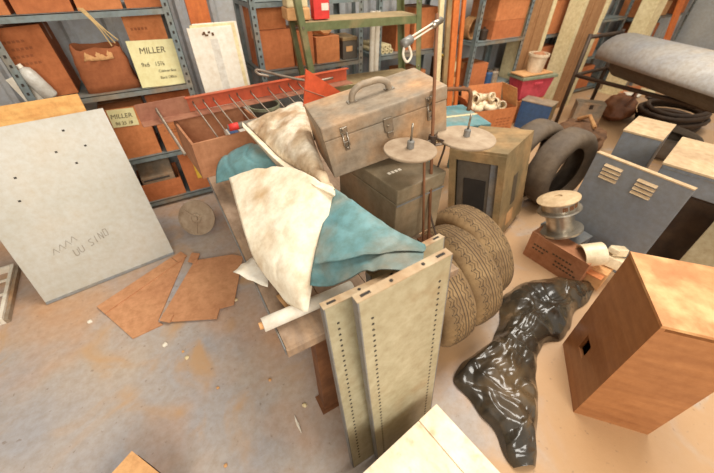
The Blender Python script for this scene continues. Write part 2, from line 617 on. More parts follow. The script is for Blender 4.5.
# brown paper bag, torn top
t = thing('brown_paper_bag', 'crumpled brown paper bag with torn open top beside yellow card', 'bag', (-.245, 2.82, .906))
bm = nb()
rings = []
for k in range(7):
    f = k / 6
    w, d = .155 - .02 * f, .10 - .035 * f
    ring = []
    for i in range(28):
        a = 2 * pi * i / 28
        sx = math.copysign(abs(cos(a)) ** .35, cos(a)); sy = math.copysign(abs(sin(a)) ** .35, sin(a))
        p = Vector((sx * w - .012 * f, d + sy * d, f * .26))
        n = noise.noise(p * 14) * .012
        p += Vector((sx * n, sy * n, 0))
        if k == 6:
            p.z += noise.noise(Vector((cos(a) * 2, sin(a) * 2, 5))) * .05
        ring.append(bm.verts.new(p))
    rings.append(ring)
for A, B in zip(rings, rings[1:]):
    for i in range(28):
        bm.faces.new((A[i], A[(i + 1) % 28], B[(i + 1) % 28], B[i]))
bm.faces.new(list(reversed(rings[0])))
obj('bag_body', bm, 'carton_dark', t, smooth=True, solid=.003)
bm = nb()
G = [[Vector((-.09 + .16 * j / 8, .01 + .01 * sin(j * 2.1 + i), .19 + .05 * i / 3 + .012 * noise.noise(Vector((i * .9, j * .8, 3))))) - Vector((0, .022 - .008 * i, 0)) for j in range(9)] for i in range(4)]
grid_faces(bm, G)
obj('torn_edge', bm, 'carton_pale', t, smooth=True, solid=.003)

# yellow card with hand lettering
t = thing('lettered_card', 'pale yellow card hand lettered in dark ink leaning on carton', 'card', (.055, 2.785, .906), (-.10, .03, 0))
q = nb(); box(q, -.14, .135, 0, .005, 0, .275)
obj('card_sheet', q, 'card', t)
text_part('lettering', 'MILLER', .05, 'ink', t, rm(pi / 2, 0, 0, (-.085, -.001, .20)), .1)
text_part('lettering', '9x6   15\u215e', .034, 'ink', t, rm(pi / 2, 0, 0, (-.10, -.001, .125)), .1)
text_part('lettering', 'Cabinet Box', .022, 'ink', t, rm(pi / 2, 0, 0, (-.01, -.001, .085)), .1)
text_part('lettering', 'Back Office', .022, 'ink', t, rm(pi / 2, 0, 0, (-.01, -.001, .045)), .1)

# straw strands
for i in range(3):
    bm = nb()
    p0 = gb(78 + 2 * i, 8, 2.745); p1 = gb(97 + 3 * i, 26 + i, 2.73); p2 = gb(112 + 3 * i, 46 - i * 3, 2.75)
    tube(bm, spline([p0, p1, p2], 6), .0035, 6)
    tag(obj('straw_strand', bm, 'straw'), 'dry straw strand hanging from the upper left shelf above the bag', 'straw', 'straw strands hanging from the shelf')

# bottle and papers at far left
t = thing('plastic_bottle', 'cloudy plastic bottle lying against the big carton at far left', 'bottle', (-.585, 2.80, .925), (0.0, -.35, 0))
bm = nb(); lathe(bm, [(0, 0), (.035, 0), (.042, .01), (.042, .14), (.036, .17), (.015, .185), (.0, .186)], 24)
obj('bottle_body', bm, 'clear', t, smooth=True)
bm = nb(); lathe(bm, [(0, .186), (.016, .186), (.016, .205), (0, .205)], 16); obj('bottle_cap', bm, 'paper', t)
t = thing('paper_bundle', 'bundle of white papers beside the plastic bottle at far left', 'papers', (-.66, 2.79, .908), (-.3, -.25, .2))
for k, (mm, dx) in enumerate((('paper', 0), ('cream', .012), ('paper', .024), ('straw', .036))):
    part_box('paper_sheet', mm, t, -.05 + dx, .05 + dx * .3, k * .012, k * .012 + .008, 0, .16 - .012 * k)

# open tray carton with small machine
t = thing('tray_carton', 'low open brown carton on the bottom left shelf board', 'carton', (-.225, 2.79, .061))
bm = nb()
W, D, H = .155, .30, .15
box(bm, -W, W, 0, D, 0, .006)
for (x0, x1, y0, y1) in ((-W, W, 0, .006), (-W, W, D - .006, D), (-W, -W + .006, .006, D - .006), (W - .006, W, .006, D - .006)):
    box(bm, x0, x1, y0, y1, .006, H)
obj('body', bm, 'carton_red', t)
t = thing('adding_machine', 'grey desk machine with dark slot inside the low open carton', 'machine', (-.225, 2.82, .069))
bm = nb(); prism(bm, [(0, 0), (.24, 0), (.24, .24), (.12, .26), (.0, .18)], -.12, .12, rm(pi / 2, 0, pi / 2, (0, 0, 0)))
obj('housing', bm, 'tooltop', t, bevel=.008)
part_box('paper_slot', 'hole', t, -.09, .09, .04, .05, .205, .215, T=rm(.55, 0, 0, (0, -.06, .02)))
part_box('keyboard', 'charcoal', t, -.09, .09, -.004, .0, .06, .13)

# ---- things between left shelving and next unit
t = thing('white_door_panel', 'tall white boards leaning in the gap between two shelving units', 'board', (.45, 2.62, 0), (-.11, 0, 0))
part_box('front_board', 'paper', t, -.155, .135, 0, .018, 0, 1.24, .002)
part_box('middle_board', 'cream', t, -.13, .165, .022, .036, 0, 1.255, .002)
part_box('back_board', 'paper', t, -.11, .185, .04, .056, 0, 1.262, .002)
bm = nb()
for i in range(9):
    x = -.06 + .09 * noise.noise(Vector((i * 1.7, 0, 1))) + .006 * i
    box(bm, x, x + .014, -.003, 0, 1.205 - .008 * (i % 3), 1.215 - .008 * (i % 3))
obj('torn_patch', bm, 'bark', t)
bm = nb(); box(bm, -.025, .025, -.001, 0, .3, 1.17); obj('pale_stripe', bm, 'whitepanel', t)
bm = nb(); box(bm, -.07, .07, 0, .03, 0, 1.9)
tag(obj('timber_post', bm, 'orangewood', loc=(.43, 2.98, 0)), 'orange brown timber upright behind the white boards', 'post')

# ---- unit behind green rack
G3 = 'cartons on the middle shelving'
carton('square brown carton left end behind the green rack upright', .775, 1.04, .905, 1.17, b=2.82, group=G3, m='carton_red')
carton('carton lying on the leftmost carton behind the green rack', .775, 1.02, 1.172, 1.335, b=2.86, d=.26, group=G3, m='carton')
carton('brown carton showing between the green uprights', 1.055, 1.215, .905, 1.15, b=2.81, group=G3, m='carton_red')
carton('carton with crumpled paper on top behind the green rack', 1.235, 1.445, .905, 1.095, b=2.80, group=G3, m='carton')
carton('brown carton right of the paper tubes behind green rack', 2.07, 2.22, .905, 1.17, b=2.86, group=G3, m='carton_red')
carton('orange brown carton beside the right green upright', 2.24, 2.50, .905, 1.24, b=2.82, group=G3, m='carton')
carton('carton low under the tubes, beside the right green upright', 2.18, 2.42, .44, .72, b=2.80, group=G3, m='carton')
t = thing('crumpled_paper', 'heap of crumpled brown paper on top of the middle carton', 'paper', (1.33, 2.92, 1.097))
bm = nb(); bmesh.ops.create_icosphere(bm, subdivisions=3, radius=.09)
for v in bm.verts:
    v.co *= 1 + .45 * noise.noise(v.co * 18)
    v.co.z = max(v.co.z * .6 + .035, 0)
obj('paper_heap', bm, 'carton_pale', t)
t = thing('ammunition_tin', 'small dark olive tin with tan label behind green rack', 'tin', (1.56, 2.82, .906))
part_box('tin_body', 'charcoal', t, -.07, .07, 0, .22, 0, .14, .004)
part_box('tin_lid', 'olivewood', t, -.073, .073, -.003, .223, .14, .165, .004)
part_box('label_patch', 'carton_pale', t, -.04, .02, -.004, -.001, .06, .10)
for i in range(7):
    bm = nb()
    cx = 1.86 + .045 * (i % 4) + (.022 if i > 3 else 0); cz = .926 + (.036 if i > 3 else 0)
    T = rm(pi / 2, 0, 0, (cx, 3.12, cz))
    lathe(bm, [(.020, 0), (.020, .30), (.011, .30), (.011, .0)], 16, T, closed=True)
    tag(obj('paper_tube', bm, 'cream', smooth=False), 'cream paper tube lying end on in the bundle on the middle shelf', 'tube', 'bundle of paper tubes')
for i, x in enumerate((1.775, 1.725)):
    bm = nb(); tube(bm, [(x, 2.735, .0), (x + .02, 2.76 + .25 * 0, 1.25)], .022, 12)
    tag(obj('tall_white_tube', bm, 'paper'), ['right of the two tall white tubes between shelving uprights', 'left of the two tall white tubes between shelving uprights'][i], 'tube', 'tall white tubes')
# black tub and grey offcut under the left middle unit
t = thing('black_tub', 'black round tub standing behind the orange channel at left', 'tub', (.66, 2.55, 0))
bm = nb(); lathe(bm, [(0, 0), (.09, 0), (.11, .74), (.104, .74), (.086, .01), (0, .01)], 28); obj('tub_body', bm, 'charcoal', t, smooth=False)
bm = nb(); lathe(bm, [(.108, .725), (.117, .725), (.117, .745), (.108, .745)], 28, closed=True); obj('rim', bm, 'greylid', t)

# ---- green rack in front (leans out of plumb)
GR = dict(w=.95, d=.30, h=1.75)
t = thing('green_rack', 'olive green steel rack leaning out of plumb with two dusty boards', 'rack', (1.11, 2.41, 0), (0, -.122, -.10))
for sx in (0, 1):
    for sy in (0, 1):
        b = nb()
        X, Y = sx * GR['w'], sy * GR['d']
        dx, dy = (1 if sx == 0 else -1), (1 if sy == 0 else -1)
        box(b, min(X, X + dx * .045), max(X, X + dx * .045), min(Y, Y + dy * .004), max(Y, Y + dy * .004), 0, GR['h'])
        box(b, min(X, X + dx * .004), max(X, X + dx * .004), min(Y, Y + dy * .045), max(Y, Y + dy * .045), 0, GR['h'])
        po = obj('upright', b, 'green', t)
        if sy == 0:
            b = nb()
            T = rm(pi / 2, 0, 0, (X + dx * .022, 0, 1.235)); lathe(b, [(0, .006), (.006, .006), (.009, .0)], 12, T)
            T = rm(pi / 2, 0, 0, (X + dx * .022, 0, .80)); lathe(b, [(0, .006), (.006, .006), (.009, .0)], 12, T)
            obj('bolt', b, 'chrome', po)
for z in (.83, 1.265):
    b = nb()
    w, d = GR['w'], GR['d']
    zsh = [(x, z + .115 * (x - w / 2) * 1) for x in (0, w)]
    for (x0, x1, y0, y1, h0, h1) in ((.004, w - .004, .006, d - .006, -.004, 0), (.004, w - .004, .004, .010, -.05, 0), (.004, w - .004, d - .01, d - .006, -.05, 0)):
        vs = box(b, x0, x1, y0, y1, z + h0, z + h1)
        for v in vs:
            v.co.z -= .123 * (v.co.x)
    obj('rack_board', b, 'green', t)
    b = nb()
    vs = box(b, .012, w - .012, .012, d - .012, z, z + .002)
    for v in vs:
        v.co.z -= .123 * (v.co.x)
    obj('board_mat', b, 'dustgreen', t)
# on the green rack's upper board
t = thing('red_box', 'bright red packet with white patch on the green rack', 'box', (1.085, 2.46, 1.265), (0, 0, -.12))
part_box('packet', 'redbox', t, 0, .11, 0, .08, 0, .13, .002)
part_box('white_patch', 'paper', t, .055, .105, -.001, 0, .05, .09)
t = thing('paper_stack', 'dusty paper parcels at left end of the green rack', 'parcel', (.90, 2.48, 1.265), (0, 0, -.12))
part_box('parcel', 'carton_pale', t, 0, .16, 0, .16, 0, .07, .01)
part_box('parcel', 'cream', t, .01, .15, .01, .15, .071, .13, .01)

# ---- leaning boards at the middle, books, rope
for i, (u, w, m, lab) in enumerate(((433, .05, 'cream', 'narrow cream board leaning left of the orange timbers'), (441, .05, 'olivewood', 'narrow olive board leaning beside the cream board'), (447, .07, 'orangewood', 'wide orange timber leaning between two shelving units'), (456, .04, 'orangewood', 'thin orange timber at the right of the leaning boards'))):
    p = gb(u, 0, 2.74)
    bm = nb(); box(bm, 0, w, 0, .022, 0, 1.8)
    tag(obj('leaning_board', bm, m, loc=(p.x + .10, 2.56, 0), rot=(-.085, -.06, 0)), lab, 'board', 'boards leaning in the gap')
for i, (m, h, lab) in enumerate((('bark', .20, 'brown spined binder left of the yellow binder'), ('yellow', .22, 'yellow and black binder standing on the shelf'), ('cream', .21, 'cream spined binder right of the yellow binder'), ('olivewood', .2, 'olive binder at the right end of the binders'))):
    x = 2.745 + i * .052
    t = thing('binder', lab, 'binder', (x, 2.90, .555), (0, 0, 0), 'binders beside the post')
    part_box('cover', m, t, 0, .045, 0, .2, 0, h, .003)
    q = nb(); box(q, .008, .037, -.001, 0, h * .3, h * .8); obj('spine_label', q, 'ink' if i == 1 else 'cream', t)
t = thing('wooden_crate', 'low plank crate under the binders between shelving units', 'crate', (2.74, 2.86, 0))
part_box('crate_body', 'benchwood', t, 0, .22, 0, .3, 0, .55, .004)
for z in (.08, .3, .5):
    part_box('slat', 'carton_pale', t, -.004, .224, -.012, 0, z, z + .07)
t = thing('rope_coil', 'coil of brown rope on the shelf left of stacked cartons', 'rope', (3.10, 2.95, .99))
bm = nb()
for k in range(5):
    pts = []
    for i in range(24):
        a = 2 * pi * i / 24
        r = .095 + .012 * noise.noise(Vector((k, cos(a), sin(a))))
        pts.append((r * cos(a) * .8, (k - 2) * .022, r * sin(a)))
    tube(bm, pts, .013, 6, closed=True)
obj('coil', bm, 'rope', t, smooth=True, loc=(0, 0, .02))

# ---- cartons on unit right of middle
G4 = 'cartons above the open carton of fittings'
carton('upper brown carton on shelf above the carton of white fittings', 3.28, 3.75, 1.076, 1.33, b=2.80, d=.36, group=G4)
carton('lower brown carton supporting another, above the white fittings', 3.28, 3.75, .905, 1.074, b=2.80, d=.36, group=G4, m='carton_red')
carton('pinkish carton on the lower shelf near the binders', 3.08, 3.33, .44, .68, b=2.80, d=.3, group=G4, m='carton_red')
t = thing('small_motor', 'dark round motor on the shelf beside the rope coil', 'motor', (3.21, 2.86, .906))
bm = nb(); lathe(bm, [(0, 0), (.04, 0), (.045, .01), (.045, .09), (.03, .1), (.012, .1), (.012, .12), (0, .12)], 20); obj('motor_body', bm, 'iron', t)
for i, (x, m, lab) in enumerate(((3.42, 'blue', 'small blue jar on the lower shelf beside pinkish carton'), (3.52, 'tooltop', 'grey tin on the lower shelf right of the blue jar'))):
    t = thing('jar', lab, 'jar', (x, 2.84, .441), group='jars on the lower shelf')
    bm = nb(); lathe(bm, [(0, 0), (.045, 0), (.045, .11), (.035, .13), (0, .13)], 18); obj('jar_body', bm, m, t)
    bm = nb(); lathe(bm, [(0, .13), (.038, .13), (.038, .15), (0, .15)], 18); obj('jar_lid', bm, 'chrome', t)

# ---- tall bundles of boards
def bundle(label, u0, u1, v_top, b, base, m, lean, n=7):
    p0, p1 = gb(u0, v_top, b), gb(u1, v_top, b)
    t = thing('board_bundle', label, 'boards', (base[0], base[1], 0), lean, 'tall board bundles')
    w = p1.x - p0.x
    for k in range(n):
        x0 = w * k / n
        part_box('board', ['cream', m, 'boardstack', m, m, 'boardstack', 'cream'][k % 7], t, x0 + .002, x0 + w / n - .002, -.02 + .004 * (k % 3), .16, 0, 1.75 - .02 * (k % 2))
    return t


bundle('tall bundle of brown boards standing behind the white bucket', 531, 557, 0, 2.82, (3.80, 2.84), 'boardstack', (0, .0, 0))
bundle('tall bundle of pale boards standing left of the black rack', 577, 602, 0, 2.70, (4.42, 2.62), 'boardstack', (0, .0, 0))
# cartons behind bundles
G5 = 'cartons on the far right shelving'
carton('carton between the bundles on the upper board', 4.30, 4.58, .862, 1.20, b=2.88, group=G5)
carton('carton between the bundles on the lower board', 4.30, 4.62, .442, .72, b=2.88, group=G5, m='carton_red')
carton('carton on the lowest board between the two bundles', 4.30, 4.6, .062, .34, b=2.88, group=G5)
carton('narrow carton on the upper board hard against the pale bundle', 4.62, 4.98, .862, 1.16, b=2.9, group=G5, m='carton_red')
for i in range(5):
    bm = nb(); box(bm, 0, .045, 0, .26, 0, .30 + .02 * (i % 2))
    tag(obj('file_folder', bm, ['cream', 'carton_pale', 'paper', 'carton_pale', 'cream'][i], loc=(5.20 + .055 * i, 2.88, .952), rot=(0, .06, 0)), 'cream file folder in the row between pale bundle and white column', 'folder', 'file folders left of the column')
carton('carton on the low board left of the white column', 5.2, 5.55, .502, .78, b=2.88, group=G5)
carton('carton on the bottom board left of the white column', 5.3, 5.75, .062, .36, b=2.88, group=G5, m='carton_red')
carton('carton on the middle board right of the white column', 6.4, 6.75, .902, 1.16, b=2.88, group=G5)
carton('pale carton on the middle board, far right of the white column', 6.8, 7.15, .902, 1.08, b=2.88, group=G5, m='carton_pale')
carton('brown carton at far right end of the middle board', 7.35, 7.8, .902, 1.2, b=2.88, group=G5, m='carton_red')
carton('carton on the lower board at the far right', 6.6, 7.1, .502, .8, b=2.88, group=G5, m='carton_red')
# white column
t = thing('white_column', 'cream white square building column behind the grey vinyl roll', 'column', (5.98, 2.62, 0))
part_box('shaft', 'cream', t, -.09, .14, -.1, .1, .02, 3.4, .006)
part_box('base_plate', 'cream', t, -.13, .18, -.14, .14, 0, .02)
t = thing('timber_plank', 'orange plank leaning on the far right shelving', 'plank', (6.95, 2.55, 0), (-.16, .05, 0))
part_box('plank', 'orangewood', t, 0, .16, 0, .035, 0, 1.9, .003)
for i, (x, lean) in enumerate(((6.42, .12), (6.60, -.03), (7.3, .12))):
    bm = nb(); box(bm, 0, .035, 0, .035, 0, 1.7)
    tag(obj('steel_angle', bm, 'panel_blue', loc=(x, 2.64, 0), rot=(-.1, lean, 0)), ['left leaning grey steel angle right of the column', 'upright grey steel angle beside the left leaning one', 'grey steel angle leaning beyond the orange plank'][i], 'steel angle', 'steel angles by the far shelving')

# ---- black pipe rack with vinyl rolls
t = thing('pipe_rack', 'black pipe rack carrying a big grey vinyl roll', 'rack', (4.2, 2.28, 0))
L = 1.9
for (x, y) in ((0, 0), (.62, 0), (0, -L), (.62, -L)):
    bm = nb(); tube(bm, [(x, y, 0), (x, y, .96)], .022, 10); obj('upright', bm, 'iron', t, smooth=True)
for z in (.555, .93):
    for y in (0, -L):
        bm = nb(); tube(bm, [(0, y, z), (.62, y, z)], .02, 10); obj('cross_bar', bm, 'iron', t, smooth=True)
for x in (0, .62):
    bm = nb(); tube(bm, [(x, 0, .555), (x, -L, .555)], .02, 10); obj('side_bar', bm, 'iron', t, smooth=True)
t = thing('grey_vinyl_roll', 'big grey vinyl sheet arched over the black pipe rack', 'vinyl', (4.50, 2.04, 0), (0, 0, -.36))
bm = nb()
n = 20
prof = []
for i in range(n + 1):
    a = radians(184) - radians(190) * i / n
    prof.append((.31 * cos(a), .77 + .205 * sin(a)))
outer = [(p[0], p[1]) for p in prof]
A = [bm.verts.new((x, .02 * sin(i * .3), z)) for i, (x, z) in enumerate(outer)]
B = [bm.verts.new((x, -1.72, z)) for x, z in outer]
for i in range(n):
    bm.faces.new((A[i], A[i + 1], B[i + 1], B[i]))
obj('arched_sheet', bm, 'vinyl', t, smooth=True, solid=.012)
t = thing('charcoal_vinyl_roll', 'dark charcoal vinyl roll lying under the grey arched sheet', 'vinyl', (4.45, 1.96, .755), (0, 0, -.36))
bm = nb(); lathe(bm, [(.03, 0), (.165, 0), (.175, .01), (.175, 1.6), (.03, 1.6)], 32, rm(pi / 2, 0, 0)); obj('roll', bm, 'charcoal', t, smooth=False)
bm = nb(); lathe(bm, [(.024, -.02), (.03, -.02), (.03, 1.63), (.024, 1.63)], 20, rm(pi / 2, 0, 0), closed=True); obj('core_tube', bm, 'carton', t)
# ---- open carton with pipe fittings
OC, OZ = (2.90, 2.475, 0), -.20
t = thing('open_carton', 'open brown carton full of white pipe fittings', 'carton', OC, (0, 0, OZ))
W, D, H = .56, .27, .30
bm, q = nb(), nb()
box(bm, 0, W, 0, D, 0, .006)
for (x0, x1, y0, y1) in ((0, W, 0, .006), (0, W, D - .006, D), (0, .006, .006, D - .006), (W - .006, W, .006, D - .006)):
    box(bm, x0, x1, y0, y1, .006, H)
for i in range(4):
    for k in range(4):
        box(q, .32 + k * .05, .355 + k * .05, -.001, -.0001, .18 - .035 * i, .192 - .035 * i)
obj2('body', [(bm, 'carton'), (q, 'carton_dark')], t)
part_box('filling_board', 'carton_dark', t, .01, W - .01, .01, D - .01, .15, .16)
part_box('left_flap', 'carton_red', t, 0, .004, .02, D - .02, 0, .20, T=rm(0, -.75, 0, (0, 0, H)))
part_box('right_flap', 'carton_pale', t, 0, .004, .0, D - .02, 0, .22, T=rm(0, -.35, 0, (W - .004, 0, H)))
part_box('back_flap', 'carton', t, .0, W - .02, 0, .004, 0, .19, T=rm(-.25, 0, 0, (0, D - .004, H)))
RZ = Matrix.Translation(OC) @ Euler((0, 0, OZ)).to_matrix().to_4x4()
kinds = ['ivory pipe elbow on top of the fittings in the open carton', 'ivory pipe elbow opening towards the viewer, left in the carton', 'ivory pipe tee at the middle of the open carton', 'ivory pipe elbow at right in the open carton', 'ivory pipe elbow low in the middle of the open carton', 'ivory pipe elbow at the back of the open carton', 'ivory pipe elbow resting by the right flap of the carton']
for i, (x, y, z, a, bb) in enumerate(((.14, .17, .37, .3, .4), (.11, .09, .29, -.6, .2), (.26, .19, .38, 1.6, .1), (.38, .12, .33, .2, -.3), (.25, .08, .29, -1.2, .3), (.17, .20, .27, 2.2, .3), (.47, .16, .28, .8, .1))):
    pos = RZ @ Vector((x, y, z))
    t = thing('pipe_fitting', kinds[i], 'pipe fitting', pos, (bb, .3, a), 'pipe fittings in the open carton')
    bm = nb()
    pts = [Vector((-.07, 0, 0)), Vector((-.02, 0, 0)), Vector((.015, .012, 0)), Vector((.03, .045, 0)), Vector((.03, .085, 0))]
    tube(bm, spline(pts, 4), .034, 16, cap=False)
    obj('elbow', bm, 'pvc', t, smooth=True, solid=.006)
    for p0, p1 in (((-.095, 0, 0), (-.05, 0, 0)), ((.03, .11, 0), (.03, .06, 0))):
        bm = nb(); tube(bm, [p0, p1], .043, 18, cap=False); obj('socket', bm, 'pvc', t, smooth=True, solid=.008)

# ---- pink tub and bucket
t = thing('pink_tub', 'pink plastic storage tub with grey green lid', 'tub', (3.93, 2.62, 0), (0, 0, -.15))
bm = nb()
P0 = [(-.24, -.115), (.24, -.115), (.24, .115), (-.24, .115)]
a = [bm.verts.new((x * .82, y * .82, 0.27)) for x, y in P0]; b_ = [bm.verts.new((x, y, .50)) for x, y in P0]
for i in range(4):
    bm.faces.new((a[i], a[(i + 1) % 4], b_[(i + 1) % 4], b_[i]))
bm.faces.new(list(reversed(a)))
obj('tub_body', bm, 'pink', t, bevel=.012)
part_box('lid', 'greylid', t, -.262, .262, -.135, .135, .50, .535, .008)
part_box('lid_panel', 'greylid', t, -.2, .2, -.10, .10, .5355, .542, .003)
part_box('handle', 'pink', t, -.06, .06, -.13, -.112, .44, .47, .005)
t = thing('supporting_carton', 'brown carton under the pink tub behind the blue box', 'carton', (3.93, 2.62, 0), (0, 0, -.15))
part_box('body', 'carton', t, -.2, .2, -.11, .11, 0, .262, .003)
part_box('packing_tape', 'tape', t, -.02, .02, -.1105, .1105, .262, .2626)
t = thing('loose_board', 'brown board lying on the pink tub lid', 'board', (3.90, 2.62, .5435), (0, 0, -.1))
part_box('board', 'carton_pale', t, -.24, .22, -.11, .10, 0, .012)
t = thing('white_bucket', 'small white plastic bucket standing on the pink tub', 'bucket', (3.93, 2.62, .5565))
bm = nb(); lathe(bm, [(0, 0), (.085, 0), (.105, .19), (.098, .19), (.08, .01), (0, .01)], 28); obj('bucket_body', bm, 'bucket', t, smooth=False)
bm = nb(); lathe(bm, [(.104, .165), (.113, .165), (.113, .19), (.106, .19)], 28, closed=True); obj('rim', bm, 'bucket', t)
bm = nb(); bmesh.ops.create_icosphere(bm, subdivisions=2, radius=.075)
for v in bm.verts:
    v.co *= 1 + .4 * noise.noise(v.co * 25); v.co.z = v.co.z * .5 + .17
tag(obj('crumpled_rag', bm, 'redbrown', loc=(3.93, 2.62, .5565)), 'reddish rag stuffed in the small white bucket', 'rag')

# ---- blue box and grey box
t = thing('blue_box', 'navy blue metal box with olive end beside the open carton', 'box', (3.64, 2.46, 0), (0, 0, -1.25))
part_box('front_face', 'blue', t, 0, .34, 0, .012, 0, .31, .003)
part_box('body', 'olivewood', t, 0, .34, .0125, .20, 0, .31, .004)
part_box('lid', 'tooltop', t, -.004, .344, -.004, .205, .311, .325, .003)
t = thing('grey_box', 'small grey metal case on the floor near the black rack post', 'case', (4.30, 2.16, 0), (0, 0, -.80))
part_box('case_body', 'tooltop', t, 0, .30, 0, .15, 0, .24, .006)
part_box('lid', 'tooltop', t, -.003, .303, -.003, .153, .241, .265, .004)
part_box('latch', 'iron', t, .13, .17, -.008, -.003, .2, .25)

# ---- pile beyond the tyres
t = thing('leather_bag', 'tan leather bag slumped behind the far tyres', 'bag', (5.02, 2.02, 0), (0, 0, .35))
bm = nb(); bmesh.ops.create_icosphere(bm, subdivisions=4, radius=1)
for v in bm.verts:
    c = v.co.copy()
    n = noise.noise(c * 2.2) * .16 + noise.noise(c * 6) * .05
    v.co = Vector((c.x * (.36 + n * .3), c.y * (.18 + n * .2), max(.13 + c.z * (.13 + n * .2), .002)))
obj('bag_body', bm, 'leather', t, smooth=True)
bm = nb(); tube(bm, spline([(-.25, -.05, .16), (-.15, -.1, .30), (.1, -.1, .32), (.22, -.05, .18)], 6), .014, 8); obj('strap', bm, 'leather', t, smooth=True)
t = thing('dark_sack', 'dark brown crumpled sack between far tyres and leather bag', 'sack', (3.75, 1.75, 0), (0, 0, .3))
bm = nb(); bmesh.ops.create_icosphere(bm, subdivisions=4, radius=1)
for v in bm.verts:
    c = v.co.copy(); n = noise.noise(c * 2.6 + Vector((3, 1, 2))) * .3 + noise.noise(c * 8) * .08
    v.co = Vector((c.x * (.34 + n * .2), c.y * (.24 + n * .2), max(.12 + c.z * (.14 + n * .15), .002)))
obj('sack_body', bm, 'bark', t, smooth=False)
bm = nb(); tube(bm, [(-.05, -.12, .26), (.05, -.02, .33), (.10, .08, .26)], .02, 8); obj('sack_tie', bm, 'rope', t)
for i in range(5):
    p = gz(612 + 9 * i, 88 + 3 * (i % 3), .02)
    t = thing('paper_scrap', ['cream paper scrap', 'brown paper scrap', 'pale paper scrap', 'orange paper scrap', 'small cream paper scrap'][i] + ' lying beyond the leather bag', 'paper', (p.x, p.y, .004), (.0, .0, i * .9))
    bm = nb(); G = [[Vector((-.13 + .065 * k, -.09 + .06 * j, .02 + .02 * noise.noise(Vector((k * .8, j * .8, i))))) for k in range(5)] for j in range(4)]
    grid_faces(bm, G); obj('sheet', bm, ['cream', 'carton', 'paper', 'carton_red', 'cream'][i], t, solid=.002)

t = thing('black_hose', 'black hose coil heaped on the floor under the vinyl rolls', 'hose', (5.25, 1.55, 0))
bm = nb()
pts = []
for i in range(110):
    a = i * .36
    r = .30 + .10 * noise.noise(Vector((i * .07, 0, 2)))
    pts.append((r * cos(a) * 1.25, r * sin(a), .03 + .0021 * i + .02 * noise.noise(Vector((i * .2, 5, 0)))))
tube(bm, pts, .026, 8)
obj('hose', bm, 'iron', t, smooth=True)
bm = nb(); tube(bm, [pts[-1], Vector(pts[-1]) + Vector((.02, .06, .01))], .034, 10); obj('coupling', bm, 'chrome', t, smooth=True)
# ---- tyres
def tyre(label, center, rot, R, w, m, group, tread=True):
    t = thing('tyre', label, 'tyre', center, rot, group)
    # profile around local z
    rim = R * .60
    h = w / 2
    prof = [(rim, -h * .62), (rim + .012, -h * .72), (rim + (R - rim) * .4, -h * 1.0), (rim + (R - rim) * .72, -h * .95), (R - .022, -h * .82), (R - .007, -h * .66)]
    prof += [(R - .001, -h * .33), (R, 0), (R - .001, h * .33)]
    prof += [(r, -z) for r, z in reversed(prof[:6])]
    inner = [(rim - .004, h * .55), (rim + .03, h * .62), (R - .05, h * .55), (R - .035, 0), (R - .05, -h * .55), (rim + .03, -h * .62), (rim - .004, -h * .55)]
    bm = nb(); lathe(bm, prof + inner, 56, closed=True)
    obj('carcass', bm, m, t, smooth=True)
    if tread:
        bm = nb()
        nz = 84
        def band(zf, amp, wd):
            prev = None
            first = None
            for k in range(nz + 1):
                a = 2 * pi * k / nz
                zc = h * zf + (amp if k % 2 else -amp)
                row = []
                for s in (-1, 1):
                    z = zc + s * wd / 2
                    f = abs(z) / h
                    rr = (R + .0006 if f < .33 else R + .0008 - .0065 * ((f - .33) / .33) ** 1.5) if f < .68 else R - .0055 - .016 * ((f - .66) / .16)
                    row.append(bm.verts.new((rr * cos(a), rr * sin(a), z)))
                if prev:
                    bm.faces.new((prev[0], prev[1], row[1], row[0]))
                prev = row
        for zf, amp, wd in ((-.62, .007, .003), (-.45, .006, .003), (-.27, .005, .003), (-.09, .0, .005), (.09, .0, .005), (.27, .005, .003), (.45, .006, .003), (.62, .007, .003)):
            band(zf, amp, wd)
        for k in range(0, nz, 2):      # sipes across the shoulder blocks
            a = 2 * pi * k / nz
            for s in (-1, 1):
                q = []
                for (da, f) in ((-.008, .46), (.008, .46), (.014, .62), (-.002, .62)):
                    z = s * h * f
                    rr = R + .0008 - .0065 * (max(f - .33, 0) / .33) ** 1.5
                    q.append(bm.verts.new((rr * cos(a + da), rr * sin(a + da), z)))
                bm.faces.new(q)
        obj('tread_grooves', bm, 'groove', t)
    return t


GT = 'tyres stacked upright beside the bench'
LEAN = -.10
for i, (x, y, R, lab) in enumerate(((.86, .77, .28, 'dusty worn tyre beside the shelf panels, nearest the viewer'), (1.055, .79, .28, 'middle one of three dusty tyres beside the bench'), (1.242, .885, .282, 'rearmost ribbed dusty tyre of three beside the bench'))):
    tyre(lab, (x, y, R * cos(LEAN) + .012), (0, pi / 2 + LEAN, 0), R, .18, 'tyre', GT)
for i, (x, y, lab) in enumerate(((2.56, 1.22, 'dark tyre with open centre beside the louvred grey door'), (2.50, 1.45, 'dark tyre standing behind the other far tyre'))):
    tyre(lab, (x, y, .315), (pi / 2, 0, -.0), .315, .20, 'tyre_dark', 'dark far tyres', tread=False)
t = tyre('dark tyre lying under the vinyl rolls at far right', (4.45, 1.22, .11), (.04, .02, 0), .30, .2, 'tyre_dark', None, tread=False)

